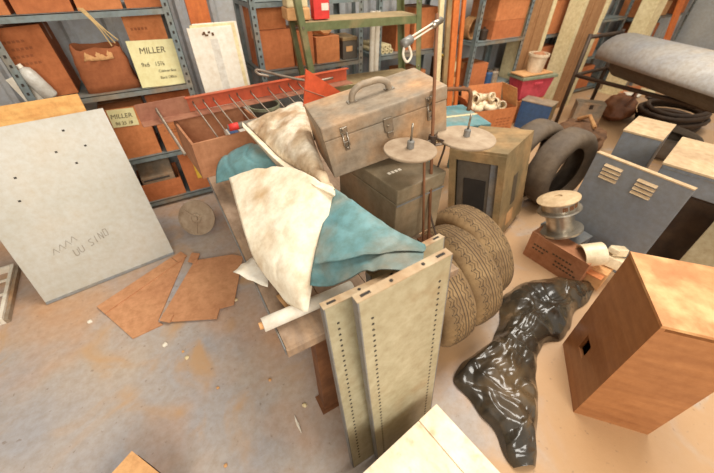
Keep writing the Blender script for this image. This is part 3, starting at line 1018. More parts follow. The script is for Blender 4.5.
# ---- grey electrical cabinets
t = thing('louvred_door', 'blue grey steel door panel with two louvre groups', 'door panel', (2.216, .887, 0), (0, .0, -1.541))
part_box('door_sheet', 'locker', t, 0, .506, 0, .028, 0, .675, .004)
part_box('top_edge', 'lockertop', t, 0, .506, -.002, .032, .6755, .682)
for gx in (.075, .265):
    for k in range(4):
        bm = nb()
        z = .545 + .026 * k - (.01 if gx > .1 else 0)
        prism(bm, [(0, 0), (-.016, .004), (0, .016)], 0, .10, rm(pi / 2, 0, pi / 2, (gx, 0, z)))
        obj('louvre', bm, 'lockertop', t)
t = thing('grey_cabinet', 'narrow grey electrical cabinet with dusty top behind the louvred door', 'cabinet', (2.66, .975, 0), (.0, 0, -1.345))
part_box('cabinet_body', 'locker', t, 0, .22, 0, .36, 0, .685, .006)
part_box('lid', 'lockertop', t, -.004, .224, -.004, .364, .686, .70, .003)
t = thing('long_cabinet', 'long grey electrical box with dusty tan top on a black shade block', 'cabinet', (2.375, .60, .561), (0, 0, -1.345))
part_box('cabinet_body', 'locker', t, 0, .55, .0, .50, 0, .125, .006)
part_box('lid', 'lockertop', t, -.006, .556, -.006, .506, .126, .14, .003)
part_box('lid_seam', 'panel_blue', t, .004, .546, -.004, -.0005, .105, .112)
t = thing('shade_block', 'black block added as the shadow in the gap beside the louvred door', 'shade block', (2.40, .60, 0), (0, 0, -1.345))  # added black block stands in for the shadow under the long box
part_box('shade_block_body', 'iron', t, 0, .50, .02, .48, 0, .535, .006)
part_box('shade_block_top', 'iron', t, -.004, .504, .016, .484, .536, .56, .004)
t = thing('pale_door_panel', 'pale olive cabinet door standing at the right edge behind wooden box', 'door panel', (2.34, .25, 0), (.0, -.0, -1.60))
part_box('door_sheet', 'panel', t, 0, .55, 0, .025, .002, .60, .004)
part_box('hinge', 'iron', t, .03, .045, -.012, -.001, .1, .2)
t = thing('white_block', 'white plastic block in the dark gap behind wooden box', 'block', (2.28, .30, 0), (0, 0, -1.1))
part_box('block_body', 'paper', t, 0, .16, 0, .1, 0, .10, .006)
part_box('knob', 'redbox', t, .165, .18, .03, .05, .03, .05, .003)

# ---- wire spool and neighbours
t = thing('support_box', 'grey metal box under the wire spool', 'box', (1.985, .91, 0), (0, 0, -1.54))
part_box('box_body', 'locker', t, 0, .26, .01, .18, 0, .18, .004)
part_box('lid', 'panel_blue', t, -.003, .263, .007, .183, .181, .192, .002)
t = thing('wire_spool', 'shiny tin wire spool standing on a grey metal box', 'spool', (1.985, .775, .236), (-.42, -.02, .3))
t.scale = (1.12, 1.12, 1.12)
bm = nb(); lathe(bm, [(0, 0), (.112, 0), (.112, .012), (0, .012)], 40); obj('lower_flange', bm, 'silver', t)
bm = nb(); lathe(bm, [(.072, .0125), (.072, .13)], 40); obj('wire_core', bm, 'silver', t, smooth=True)
bm = nb(); lathe(bm, [(0, .131), (.108, .131), (.112, .136), (.108, .142), (.088, .143), (.088, .192), (.0, .192)], 40, closed=False); obj('printed_band', bm, 'silver', t, smooth=False)
bm = nb()
for i in range(13):
    a = pi + .55 + i * .10
    T = Matrix.Rotation(a, 4, 'Z') @ Matrix.Translation((.0885, 0, .165))
    if i % 4 != 3:
        box(bm, -.0005, .0006, -.0035, .0035, -.012, .012, T)
obj('lettering', bm, 'rust', t)
bm = nb(); lathe(bm, [(0, .193), (.100, .193), (.108, .197), (.108, .203), (.08, .214), (.02, .216), (.02, .21), (0, .21)], 40); obj('top_flange', bm, 'lockertop', t, smooth=False)
t = thing('printed_carton', 'reddish brown printed carton lying on the floor before the wire spool', 'carton', (1.853, .876, 0), (0, 0, -1.504))
bm, q = nb(), nb()
box(bm, 0, .377, 0, .125, 0, .2)
for (x0, zz, n_) in ((.04, .12, 5), (.04, .09, 4), (.17, .13, 6), (.2, .09, 6), (.2, .06, 7)):
    for k in range(n_):
        box(q, x0 + k * .022, x0 + k * .022 + .015, -.0008, -.0001, zz, zz + .012)
obj2('body', [(bm, 'redbrown'), (q, 'ink')], t)
part_box('flap', 'redbrown', t, .0, .377, 0, .125, .2005, .205)
t = thing('paper_cup_roll', 'hollow white roll lying beside the wire spool', 'roll', (1.965, .545, .212), (1.35, 0, 1.0))
bm = nb(); lathe(bm, [(.062, -.06), (.070, -.06), (.070, .06), (.062, .06)], 32, closed=True); obj('roll', bm, 'pvc', t, smooth=False)
bm = nb(); lathe(bm, [(.055, -.055), (.0615, -.055), (.0615, .055), (.055, .055)], 32, closed=True); obj('inner_sleeve', bm, 'tooltop', t)
t = thing('low_carton', 'open tan carton supporting the hollow white roll', 'carton', (1.98, .56, 0), (0, 0, -1.4))
part_box('body', 'carton_pale', t, -.06, .14, -.03, .12, 0, .138, .003)
part_box('flap', 'carton', t, -.05, .13, -.08, -.031, .12, .126)
for i, (dx, dz, r, sz) in enumerate(((0, 0, .3, .055), (.03, .07, .9, .04), (.0, .085, .1, .03))):
    t = thing('foam_block', ['larger white foam block beside the hollow roll', 'tilted white foam block on the larger one', 'smallest white foam block on top of the others'][i], 'foam block', (2.075 + dx, .455 + .015 * i, .14 + dz), (0, .2, r), 'foam blocks')
    part_box('block', 'pvc', t, -sz * .7, sz * .7, -sz, sz, 0, sz * 1.2, .006)

# ---- orange wooden box
t = thing('wooden_box', 'orange stained wooden box with square hole on the floor at right', 'box', (1.176, .045, 0), (0, 0, .725))
W, D, H = .369, .295, .672
# carcass panels: left face (y=0 side) has the square hole, built of frame pieces
bm = nb()
hx0, hx1, hz0, hz1 = .185, .255, .155, .255
th = .016
T0 = rm(0, 0, 0)
for (x0, x1, z0, z1) in ((0, hx0, 0, H), (hx1, W, 0, H), (hx0, hx1, 0, hz0), (hx0, hx1, hz1, H)):
    box(bm, x0, x1, -th, 0, z0, z1)
bmesh.ops.remove_doubles(bm, verts=bm.verts, dist=1e-5)
obj('holed_panel', bm, 'woodbox', t)
part_box('front_panel', 'woodbox', t, 0, th, -D, -th, 0, H - th)
part_box('back_panel', 'woodbox', t, W - th, W, -D, -th, 0, H - th)
part_box('side_panel', 'woodbox', t, th, W - th, -D, -D + th, 0, H - th)
part_box('top_panel', 'woodtop', t, -.002, W + .002, -D - .002, .002, H, H + .012)
part_box('hole_lining', 'black', t, hx0 - .02, hx1 + .02, -th - .06, -th - .055, hz0 - .03, hz1 + .03)
bm = nb(); tube(bm, [(hx0 + .03, -th - .05, .21), (hx0 + .03, -th - .02, .21)], .016, 14); tube(bm, [(hx0 + .03, -th - .02, .21), (hx0 + .03, -th - .008, .21)], .009, 12); obj('socket', bm, 'chrome', t, smooth=False)
bm = nb(); tube(bm, [(hx0 + .01, -th - .03, .165), (hx0 + .045, -th - .02, .18), (hx0 + .05, -th - .03, .24)], .005, 8); obj('lead', bm, 'paper', t)

# ---- black polythene
rows = [((515, 466), (534, 470)), ((500, 446), (537, 446)), ((484, 420), (537, 415)), ((466, 396), (536, 388)), ((454, 379), (535, 364)), ((466, 360), (542, 347)), ((480, 347), (560, 340)), ((495, 334), (568, 331)), ((501, 312), (576, 312)), ((506, 293), (590, 298)), ((532, 281), (596, 284))]
ctrl = []
for i, (l, r) in enumerate(rows):
    pl, pr = gz(*l, .004), gz(*r, .004)
    hgt = [.03, .04, .05, .05, .06, .06, .07, .08, .08, .07, .03][i]
    row = []
    for k in range(7):
        f = k / 6
        p = pl.lerp(pr, f)
        p.z = .004 + hgt * (1 - abs(2 * f - 1) ** 2.2)
        row.append(p)
    ctrl.append(row)
G = patch_grid(ctrl, 16, 16)
rng = random.Random(11)
folds = [(rng.uniform(0, pi), rng.uniform(3, 5) * 1.45 ** k, rng.uniform(0, 1)) for k in range(6) for _ in range(2)]
tri = lambda x: abs((x % 1) - .5) * 2
ni, nj = len(G), len(G[0])
for i in range(ni):
    for j in range(nj):
        p = G[i][j]
        e = min(1, .15 + 9 * min(j, nj - 1 - j) / nj, .25 + 8 * min(i, ni - 1 - i) / ni)
        q = Vector((p.x, p.y, 0))
        wq = q + Vector((noise.noise(q * 5 + Vector((3, 0, 0))), noise.noise(q * 5 + Vector((0, 7, 0))), 0)) * .07
        h = 0
        for ang, fr, ph in folds:
            s_ = (wq.x * cos(ang) + wq.y * sin(ang)) * fr + ph + .5 * noise.noise(wq * 3 + Vector((ph * 9, 0, fr)))
            am = .16 / fr * max(0, .25 + 1.1 * noise.noise(q * 4 + Vector((fr, ph * 7, 2))))
            h += am * (1 - tri(s_) * 1.6)
        h = h * .75 + .01
        crease = max(0, 1 - abs(noise.noise(wq * 6.5 + Vector((2, 5, 1)))) * 7) * .010
        G[i][j] = p + Vector((noise.noise(q * 9 + Vector((9, 0, 0))) * .02, noise.noise(q * 9 + Vector((0, 9, 0))) * .02, (h + crease) * e))
        G[i][j].z = max(G[i][j].z, .004)
bm = nb(); grid_faces(bm, G)
tag(obj('plastic_sheet', bm, 'plastic_bag', smooth=True, solid=.002), 'crumpled glossy black polythene sheet on the floor beside the tyres', 'plastic sheet')

# ---- tall olive cabinet with dark front opening
t = thing('olive_cabinet', 'tilted olive wooden cabinet with dark glazed front behind the tyres', 'cabinet', (1.601, 1.37, 0.002), (-.002, -.172, -1.228))
W, D, H = .376, .476, .619
for (nm, a) in (('left_side', (0, .018, .012, D, 0, H)), ('right_side', (W - .018, W, .012, D, 0, H)), ('top_panel', (.0, W, .0, D, H, H + .016)), ('bottom_panel', (.018, W - .018, .012, D, 0, .016)), ('back_panel', (.018, W - .018, D - .012, D, .016, H))):
    part_box(nm, 'olivewood', t, *a)
bm = nb()
for (x0, x1, z0, z1) in ((0, .045, 0, H), (W - .045, W, 0, H), (.045, W - .045, H - .06, H), (.045, W - .045, 0, .05)):
    box(bm, x0, x1, -.006, .0115, z0, z1)
obj('front_frame', bm, 'olivewood', t)
part_box('dark_screen', 'charcoal', t, .045, W - .045, .03, .036, .05, H - .06)
part_box('speaker_cloth', 'black', t, .10, .25, .022, .0295, .10, .42)
part_box('grey_strip', 'panel_blue', t, .275, .325, .022, .0295, .06, H - .07)
part_box('label_plate', 'ink', t, W + .0005, W + .002, .18, .26, .20, .42)
part_box('bare_patch', 'carton_pale', t, W + .0005, W + .0015, .14, .26, .05, .15)

# ---- teal cart behind
t = thing('teal_cart', 'teal topped steel cart behind the toolbox', 'cart', (1.62, 1.50, 0), (0, 0, -.25))
part_box('top', 'teal', t, 0, .50, .30, .75, .56, .60, .006)
part_box('white_stripe', 'cream', t, .002, .498, .50, .525, .6005, .602)
for x in (.03, .47):
    for y in (.33, .72):
        part_box('leg', 'teal', t, x - .015, x + .015, y - .015, y + .015, 0, .559)
bm = nb(); tube(bm, spline([(.04, .70, .60), (.04, .70, .72), (.10, .70, .76), (.42, .66, .76), (.47, .62, .73), (.47, .60, .6)], 5), .016, 10); obj('push_handle', bm, 'rust', t, smooth=True)

# ---- work bench
TZ = .66
t = thing('work_bench', 'long dusty wooden work bench with rusty iron legs', 'bench', (0, 0, 0))
L0 = gz(290, 350, TZ)
bx0, bx1, by0, by1 = .085, .80, .582, 2.35
for k in range(4):
    w = (bx1 - bx0) / 4
    part_box('plank', 'benchwood', t, bx0 + w * k + .001, bx0 + w * (k + 1) - .001, by0 + .012, by1, TZ - .03, TZ, .002)
part_box('front_rail', 'benchwood', t, bx0, bx1, by0, by0 + .0115, TZ - .034, TZ + .001)
part_box('edge_strip', 'panel_blue', t, bx0 - .004, bx0 - .0005, by0 + .012, by1, TZ - .032, TZ - .002)
for (x, y) in ((.225, .625), (.70, .625), (.20, 1.42), (.70, 1.42), (.20, 2.25), (.70, 2.25)):
    bm = nb()
    box(bm, x - .035, x + .035, y, y + .006, .006, TZ - .03); box(bm, x - .035, x - .029, y + .006, y + .06, .006, TZ - .03)
    box(bm, x - .05, x + .05, y - .015, y + .075, 0, .006)
    obj('leg', bm, 'rust' if y < 1.4 else 'benchwood', t)
bm = nb(); tube(bm, [(.27, .70, .02), (.30, 1.0, .6)], .012, 8); obj('brace', bm, 'rust', t)
part_box('cross_rail', 'rust', t, 0.225, .70, .635, .645, TZ - .09, TZ - .035)

# ---- shelf panels leaning on the bench
def shelf_panel(label, loc, rot, w, h, back=False):
    t = thing('shelf_panel', label, 'shelf panel', loc, rot, 'steel shelf panels leaning on the bench')
    d = .026
    b1 = nb(); box(b1, .004, w - .004, 0, .0015, .0, h - .002)
    hl = nb()
    for x in (.034, w - .034):
        z = .06
        while z < h - .06:
            T = rm(pi / 2, 0, 0, (x, 0, z))
            lathe(hl, [(0, .0006), (.0042, .0006), (.0042, -.0006)], 8, T)
            z += .0235
    obj2('face_sheet', [(b1, 'panel'), (hl, 'hole')], t)
    for x0 in (0, w - .004):
        part_box('side_flange', 'panel_blue', t, x0, x0 + .004, 0, d, 0, h - .002)
    for z0 in (h - .002, 0):
        b = nb(); box(b, 0, w, 0, d, z0, z0 + .002)
        hl = nb()
        if z0:
            for xc in (.028, w - .028):
                box(hl, xc - .013, xc + .013, .009, .017, h, h + .0006)
            for xc in (w * .36, w * .70):
                lathe(hl, [(0, .0006), (.005, .0006), (.005, 0)], 10, Matrix.Translation((xc, .013, h)))
        obj2('end_flange', [(b, 'panel_edge'), (hl, 'hole')], t)
    return t


shelf_panel('front perforated cream steel shelf panel leaning on the bench', (.291, .332, .002), (-.053, -.065, .007), .271, 1.031)
shelf_panel('second cream steel shelf panel, partly hidden by the front one', (.192, .362, .002), (-.13, -.012, .0), .31, .93)
shelf_panel('rearmost cream steel shelf panel against the bench edge under teal cloth', (.376, .418, .002), (-.152, 0, .085), .31, .892)

# ---- dark case and toolbox on the bench
t = thing('dark_case', 'worn dark square case on the bench under the toolbox', 'case', (.645, .815, TZ + .001), (0, 0, .10))
CW, CD, CH = .255, .40, .28
part_box('case_body', 'darkcase', t, 0, CW, 0, CD, 0, CH - .065, .005)
part_box('lid', 'darkcase', t, -.002, CW + .002, -.002, CD + .002, CH - .062, CH, .006)
part_box('metal_trim', 'panel_blue', t, -.001, CW + .001, -.0035, -.0005, CH - .074, CH - .068)
q = nb()
for k in range(4):
    box(q, .05 + .018 * k, .062 + .018 * k, .11, .125, CH + .0, CH + .0008)
obj('lid_marks', q, 'paper', t)

sc = .96
p = O + (Vector((.516, 1.077, .899)) - O) * sc
t = thing('toolbox', 'dusty grey metal toolbox with bent handle tilted on the dark case', 'toolbox', p, (.003, -.2, -.179))
TW, TD, TH = .52 * sc, .278 * sc, .221 * sc
lidh = .052
part_box('tray_body', 'tooltop', t, 0, TW, 0, TD, 0, TH - lidh - .002, .004)
bm = nb(); box(bm, -.002, TW + .002, -.003, TD + .002, TH - lidh, TH)
obj('lid', bm, 'tooltop', t, bevel=.006)
bm = nb(); tube(bm, spline([(TW * .33, TD * .5, TH), (TW * .35, TD * .5, TH + .030), (TW * .41, TD * .5, TH + .048), (TW * .5, TD * .5, TH + .050), (TW * .58, TD * .5, TH + .046), (TW * .635, TD * .5, TH + .028), (TW * .65, TD * .5, TH)], 5), .0125, 10)
h = obj('handle', bm, 'tooltop', t, smooth=True)
for x in (.33, .65):
    b = nb(); box(b, TW * x - .018, TW * x + .018, TD * .5 - .016, TD * .5 + .016, TH, TH + .004); obj('handle_mount', b, 'chrome', h)
for fx in (.155, .845):
    x = TW * fx
    lt = part_box('draw_latch', 'chrome', t, x - .014, x + .014, -.009, -.0035, TH - lidh + .006, TH - lidh + .034, .002)
    bm = nb(); pts = [(x - .008, -.011, TH - lidh + .012), (x - .010, -.013, TH - lidh - .035), (x, -.013, TH - lidh - .048), (x + .010, -.013, TH - lidh - .035), (x + .008, -.011, TH - lidh + .012)]
    tube(bm, pts, .0028, 8); obj('latch_loop', bm, 'chrome', lt, smooth=True)
    part_box('latch_lever', 'chrome', lt, x - .009, x + .009, -.010, -.0005, TH - lidh - .058, TH - lidh - .022, .002)
    bm = nb(); tube(bm, [(x, -.016, TH - lidh + .022), (x, -.009, TH - lidh + .022)], .008, 12); obj('latch_rivet', bm, 'chrome', lt)
x = TW * .50
hs = part_box('hasp', 'chrome', t, x - .018, x + .018, -.010, -.0035, TH - lidh - .045, TH - lidh + .012, .003)
bm = nb(); tube(bm, [(x, -.016, TH - lidh - .022), (x, -.010, TH - lidh - .022)], .007, 12); obj('hasp_stud', bm, 'chrome', hs)
part_box('hasp_foot', 'chrome', hs, x - .009, x + .015, -.012, -.0005, TH - lidh - .066, TH - lidh - .044, .002)

# ---- thread stand
t = thing('thread_stand', 'tall rusty thread stand with two dusty cone discs and wire arm', 'thread stand', (.80, .77, TZ + .001))
part_box('base_plate', 'rust', t, -.035, .035, -.035, .035, 0, .008, .002)
PT = gz(437, 14, 1.45) - Vector((.80, .77, TZ))
bm = nb(); tube(bm, [(0, 0, .008), PT], .0065, 10); obj('pole', bm, 'rust', t, smooth=True)


def on_pole(z):
    return Vector((0, 0, 0)).lerp(PT, (z - TZ) / PT.z)


d1 = gz(410, 150, 1.07) - Vector((.80, .77, TZ)); d2 = gz(466, 138, 1.05) - Vector((.80, .77, TZ))
for c, rr in ((d1, .094), (d2, .112)):
    bm = nb(); T = Matrix.Translation(c)
    lathe(bm, [(0, -.004), (rr, -.004), (rr + .002, .002), (rr, .005), (0, .007)], 40, T)
    dsk = obj('cone_disc', bm, 'dustdisc', t, smooth=False)
    bm = nb(); lathe(bm, [(0, .007), (.013, .007), (.013, .032), (.009, .036), (0, .036)], 16, Matrix.Translation(c)); obj('spindle_collar', bm, 'panel_blue', dsk)
    bm = nb(); lathe(bm, [(0, .036), (.0045, .036), (.0035, .095), (0, .098)], 10, Matrix.Translation(c)); obj('spindle_pin', bm, 'chrome', dsk, smooth=True)
    q = on_pole(c.z + TZ - .008)
    bm = nb(); tube(bm, [(q.x, q.y, q.z), (c.x, c.y, c.z - .009)], .006, 8); obj('disc_arm', bm, 'wire', t, smooth=True)
q = on_pole(1.06)
bm = nb(); lathe(bm, [(.0075, -.02), (.016, -.02), (.016, .02), (.0075, .02)], 16, Matrix.Translation(q), closed=True); obj('pole_clamp', bm, 'iron', t)
bm = nb(); tube(bm, spline([q + Vector((.012, -.01, .01)), q + Vector((.05, -.02, -.02)), q + Vector((.045, -.01, -.12)), q + Vector((.0, -.03, -.25)), Vector((.03, -.02, .01))], 8), .004, 8); obj('black_cord', bm, 'iron', t, smooth=True)
bm = nb(); tube(bm, [d1 + Vector((.05, -.02, -.004)), Vector((-.03, 0, .009))], .005, 8); obj('stay_rod', bm, 'rust', t, smooth=True)
top = on_pole(1.425)
end = gz(407, 42, 1.395) - Vector((.80, .77, TZ))
for off in (.006, -.006):
    bm = nb(); o_ = Vector((0, 0, off)); tube(bm, [top + o_, end + o_], .0032, 8); obj('guide_rod', bm, 'paper', t, smooth=True)
bm = nb(); dirv = (end - top).normalized(); tube(bm, [top - dirv * .03, top + dirv * .03], .011, 10); obj('arm_clamp', bm, 'chrome', t, smooth=True)
bm = nb(); tube(bm, [end - dirv * .02, end + dirv * .022], .014, 8); obj('clip', bm, 'panel_blue', t, smooth=True)
bm = nb(); e2 = end + dirv * .01
tube(bm, spline([e2, e2 + Vector((-.012, -.01, -.03)), e2 + Vector((.004, -.012, -.052)), e2 + Vector((.020, -.01, -.035)), e2 + Vector((.012, 0, -.005))], 6), .004, 8); obj('thread_loop', bm, 'paper', t, smooth=True)

# ---- crate, orange channel with pegs, tube
t = thing('open_crate', 'open reddish crate of scraps at the far end of the bench', 'crate', (.06, 1.80, TZ + .001), (0, 0, .1))
for a in ((0, .42, 0, .012, 0, .2), (0, .42, .388, .40, 0, .2), (0, .012, .0125, .3875, 0, .2), (.408, .42, .0125, .3875, 0, .2), (.0125, .4075, .0125, .3875, 0, .01)):
    part_box('side_board', 'redbrown', t, *a)
t = thing('blue_packet', 'pale blue and white packet lying in the open crate', 'packet', (.33, 1.98, TZ + .1))
part_box('packet', 'clear', t, -.07, .07, -.04, .04, .0, .06, .004); part_box('blue_band', 'blue', t, -.05, .0, -.041, .041, -.001, .061)
t = thing('scrap_board', 'brown scrap board lying in the open crate', 'board', (.24, 1.96, TZ + .02), (0, .04, .3))
part_box('board', 'carton_pale', t, -.12, .12, -.1, .1, .0, .07, .004)
C0, C1 = Vector((-.14, 2.20, .885)), Vector((1.26, 2.34, .885))
cl = (C1 - C0).length
t = thing('orange_channel', 'long red orange steel channel with wire pegs beyond the bench', 'channel', C0, (0, 0, math.atan2(C1.y - C0.y, C1.x - C0.x)))
part_box('web', 'orange', t, .26, cl, 0, .004, .0, .085)
part_box('upper_flange', 'orange', t, .26, cl, -.03, -.0005, .081, .085)
part_box('bare_end', 'oldbrown', t, 0, .27, -.002, .006, -.03, .09)
part_box('lower_flange', 'oldbrown', t, .0, cl, -.09, -.0025, -.005, -.001)
part_box('back_flange', 'orange', t, .26, cl, .0045, .05, .0, .004)
for i, (px, ln) in enumerate(((.10, .45), (.30, .36), (.36, .34), (.42, .40), (.52, .36), (.57, .34), (.66, .40), (.78, .30), (.86, .34), (.93, .30), (1.0, .32), (1.10, .26))):
    bm = nb(); tube(bm, [(px, .012, .07), (px, -.006, .04), (px + .01, -ln, -.05)], .0042 if i else .008, 8)
    obj('wire_peg', bm, 'wire', t, smooth=True)
bm = nb(); tube(bm, spline([(.78, -.05, .13), (.72, -.03, .15), (.74, .02, .16), (.85, -.08, .13), (1.0, -.2, .10), (1.15, -.22, .1)], 6), .008, 8)
obj('bent_rod', bm, 'wire', t, smooth=True)
bm = nb(); tube(bm, [gz(228, 128, .90), gz(292, 114, .93)], .018, 14)
tb = tag(obj('steel_tube', bm, 'silver', smooth=True), 'bright steel tube with red label lying under the pegs', 'tube')
q0 = gz(228, 128, .90); q1 = gz(292, 114, .93)
bm = nb(); tube(bm, [q0.lerp(q1, .02), q0.lerp(q1, .16)], .0187, 14); obj('red_label', bm, 'redbox', tb, smooth=True)
# orange folded bracket behind toolbox
pA, pB, pC = gb(306, 69, 1.62), gb(347, 96, 1.62), gb(304, 106, 1.62)
bm = nb()
vs = [bm.verts.new(p) for p in (pA, pB, pC)]
vs2 = [bm.verts.new(p + Vector((0, .01, 0))) for p in (pA, pB, pC)]
bm.faces.new(vs); bm.faces.new(list(reversed(vs2)))
for i in range(3):
    bm.faces.new((vs[i], vs2[i], vs2[(i + 1) % 3], vs[(i + 1) % 3]))
tri = obj('orange_gusset', bm, 'brightorange')
tag(tri, 'bright orange triangular steel gusset standing behind the toolbox', 'gusset')
bm = nb(); m1 = pC.lerp(pA, .45); m2 = pB.lerp(pC, .35); tube(bm, [m1 - Vector((0, .002, 0)), m2 - Vector((0, .002, 0))], .003, 6); obj('fold_line', bm, 'oldbrown', tri)

# ---- tarp
def P(*q):
    return gz(*q)


patches = []
white = [
    [(229, 178, .86), (258, 168, .93), (290, 168, .97), (316, 178, .98), (334, 188, .96)],
    [(236, 203, .83), (263, 199, .885), (290, 202, .92), (314, 208, .925), (329, 214, .92)],
    [(245, 234, .79), (268, 234, .835), (290, 238, .865), (307, 240, .87), (322, 240, .865)],
    [(257, 264, .745), (274, 270, .785), (290, 274, .81), (303, 275, .815), (315, 270, .815)],
    [(288, 304, .70), (293, 306, .715), (298, 309, .73), (303, 312, .735), (308, 312, .735)],
]
dirty = [
    [(246, 124, .93), (272, 112, .985), (300, 102, 1.02), (306, 111, 1.01), (308, 118, 1.0)],
    [(256, 135, .92), (278, 132, .985), (298, 130, 1.02), (310, 138, 1.02), (316, 146, .99)],
    [(272, 150, .915), (288, 152, .965), (304, 155, .995), (316, 163, .995), (325, 170, .975)],
    [(290, 167, .905), (304, 172, .94), (316, 178, .965), (326, 184, .965), (335, 190, .955)],
]
stripe = [
    [(242, 122, .935), (262, 141, .925), (282, 160, .915), (308, 176, .945), (335, 191, .955)],
    [(243, 127, .945), (262, 146, .945), (282, 165, .935), (307, 181, .965), (335, 195, .968)],
    [(247, 131, .91), (263, 150, .90), (281, 168, .89), (306, 184, .925), (333, 197, .94)],
]
tealL = [
    [(222, 157, .80), (238, 148, .85), (252, 143, .885), (266, 150, .885)],
    [(217, 167, .79), (236, 162, .85), (254, 156, .885), (272, 160, .88)],
    [(216, 183, .755), (234, 178, .80), (254, 170, .845), (278, 167, .86)],
]
tealR1 = [
    [(334, 188, .955), (352, 200, .955), (376, 217, .95), (402, 233, .945), (425, 244, .94)],
    [(326, 214, .915), (346, 224, .93), (372, 236, .94), (400, 243, .945), (426, 247, .945)],
    [(318, 240, .875), (340, 247, .91), (368, 250, .935), (398, 250, .95), (425, 250, .95)],
    [(313, 263, .85), (340, 261, .90), (368, 254, .94), (398, 251, .955), (423, 251, .955)],
]
tealR2 = [
    [(313, 262, .84), (340, 260, .89), (368, 253, .93), (398, 250, .945), (424, 249, .945)],
    [(311, 273, .83), (340, 271, .87), (368, 261, .925), (398, 260, .95), (423, 261, .955)],
    [(310, 285, .80), (340, 283, .86), (367, 270, .945), (396, 270, .955), (420, 273, .958)],
]
t = thing('draped_tarp', 'cream canvas tarp with teal backing draped over the bench end', 'tarp', (0, 0, 0))
for nm, ct, m, amp in (('cream_face', white, 'canvas', .0045), ('soiled_fold', dirty, 'canvas_dirty', .008), ('hem', stripe, 'canvas', .001), ('teal_corner', tealL, 'teal', .004), ('teal_side', tealR1, 'teal', .004), ('teal_underside', tealR2, 'teal', .005)):
    G = patch_grid([[P(*q) for q in r] for r in ct], 12, 12)
    for i, r in enumerate(G):
        for j, p_ in enumerate(r):
            n_ = noise.noise(p_ * 9) + .7 * noise.noise(p_ * 22) - 1.6 * max(0, 1 - abs(noise.noise(p_ * 6 + Vector((5, 2, 8)))) * 9)
            r[j] = p_ + Vector((0, 0, 1)) * n_ * amp
    bm = nb(); grid_faces(bm, G)
    obj(nm, bm, m, t, smooth=True, solid=.003)

# ---- cylinder tube, white paper, brown paper on bench
p0, p1 = gz(263, 325, TZ + .03), gz(352, 287, TZ + .03)
bm = nb(); tube(bm, [p0, p1], .024, 24)
t2 = tag(obj('white_tube', bm, 'paper', smooth=False), 'white cylindrical tube poking out over the bench edge under the tarp', 'tube')
for pl in t2.data.polygons:
    pl.use_smooth = len(pl.vertices) == 4
dv = (p0 - p1).normalized()
bm = nb(); tube(bm, [p0 + dv * .0005, p0 + dv * .012], .012, 14); obj('brass_nipple', bm, 'carton_pale', t2)
bm = nb(); poly = [(233, 272), (254, 256), (268, 264), (268, 288)]
pp = [gz(u, v, TZ + .012) for u, v in poly]
G = [[pp[0].lerp(pp[1], j / 5).lerp(pp[3].lerp(pp[2], j / 5), i / 5) + Vector((0, 0, .012 * noise.noise(Vector((i, j, 0)) * .7))) for j in range(6)] for i in range(6)]
grid_faces(bm, G); tag(obj('paper_sheet', bm, 'paper', smooth=True, solid=.002), 'creased white paper sticking out from under the tarp over bench edge', 'paper')
bm = nb(); pp = [gz(u, v, TZ + .01) for u, v in ((276, 296), (290, 290), (302, 312), (288, 312))]
G = [[pp[0].lerp(pp[1], j / 4).lerp(pp[3].lerp(pp[2], j / 4), i / 4) + Vector((0, 0, .01 * noise.noise(Vector((i, j, 3)) * .8))) for j in range(5)] for i in range(5)]
grid_faces(bm, G); tag(obj('brown_paper_scrap', bm, 'carton_pale', smooth=True, solid=.002), 'torn tan paper scrap on the bench beside the white tube', 'paper')

# ---- metal sheet and plywood
t = thing('metal_sheet', 'large dull galvanised sheet leaning near the left shelving', 'sheet metal', (-.996, 2.007, 0.001), (-.351, .002, .131))
part_box('bottom_fold', 'panel_blue', t, 0, .732, -.006, .010, .0, .0155, .002)
q = nb()
for (x, z) in ((.50, .90), (.42, .80), (.56, .80), (.20, .72), (.48, .72), (.16, .60)):
    box(q, x, x + .012, -.0012, 0, z, z + .010)
nh = q
q = nb()
def stroke(pts, w=.004):
    for (a, b) in zip(pts, pts[1:]):
        a = Vector((a[0], -.0005, a[1])); b = Vector((b[0], -.0005, b[1])); d = (b - a)
        T = Matrix.Translation((a + b) / 2) @ Matrix.Rotation(-math.atan2(d.z, d.x), 4, 'Y')
        box(q, -d.length / 2, d.length / 2, -.0006, .0004, -w / 2, w / 2, T)
x0 = .25
for k, g in enumerate(([(0, .05), (0, .01), (.01, 0), (.025, .01), (.025, .05)], [(0, .05), (0, .01), (.01, 0), (.025, .01), (.025, .05)], None, [(.022, .05), (.002, .045), (.002, .03), (.02, .02), (.02, .005), (0, 0)], [(.01, .05), (.01, 0)], [(0, 0), (0, .05), (.022, 0), (.022, .05)], [(.0, .0), (.0, .05), (.02, .05), (.022, .025), (.02, 0), (0, 0)])):
    if g:
        stroke([(x0 + a * .85, .215 + .010 * k + b * .85) for a, b in g])
    x0 += .030
for k in range(4):
    stroke([(0.16 + .035 * k, .265 + .012 * k), (.175 + .035 * k, .30 + .012 * k), (.19 + .035 * k, .268 + .012 * k)], .003)
sb = nb(); box(sb, 0, .732, 0, .010, .016, .98)
obj2('sheet', [(sb, 'sheet'), (nh, 'hole'), (q, 'faint')], t)
t = thing('plywood_board', 'yellow plywood board standing behind the galvanised sheet', 'plywood', (-1.005, 2.045, 0.001), (-.351, .002, .131))
part_box('board', 'plywood', t, .0, .655, 0, .018, .0, 1.065, .002)

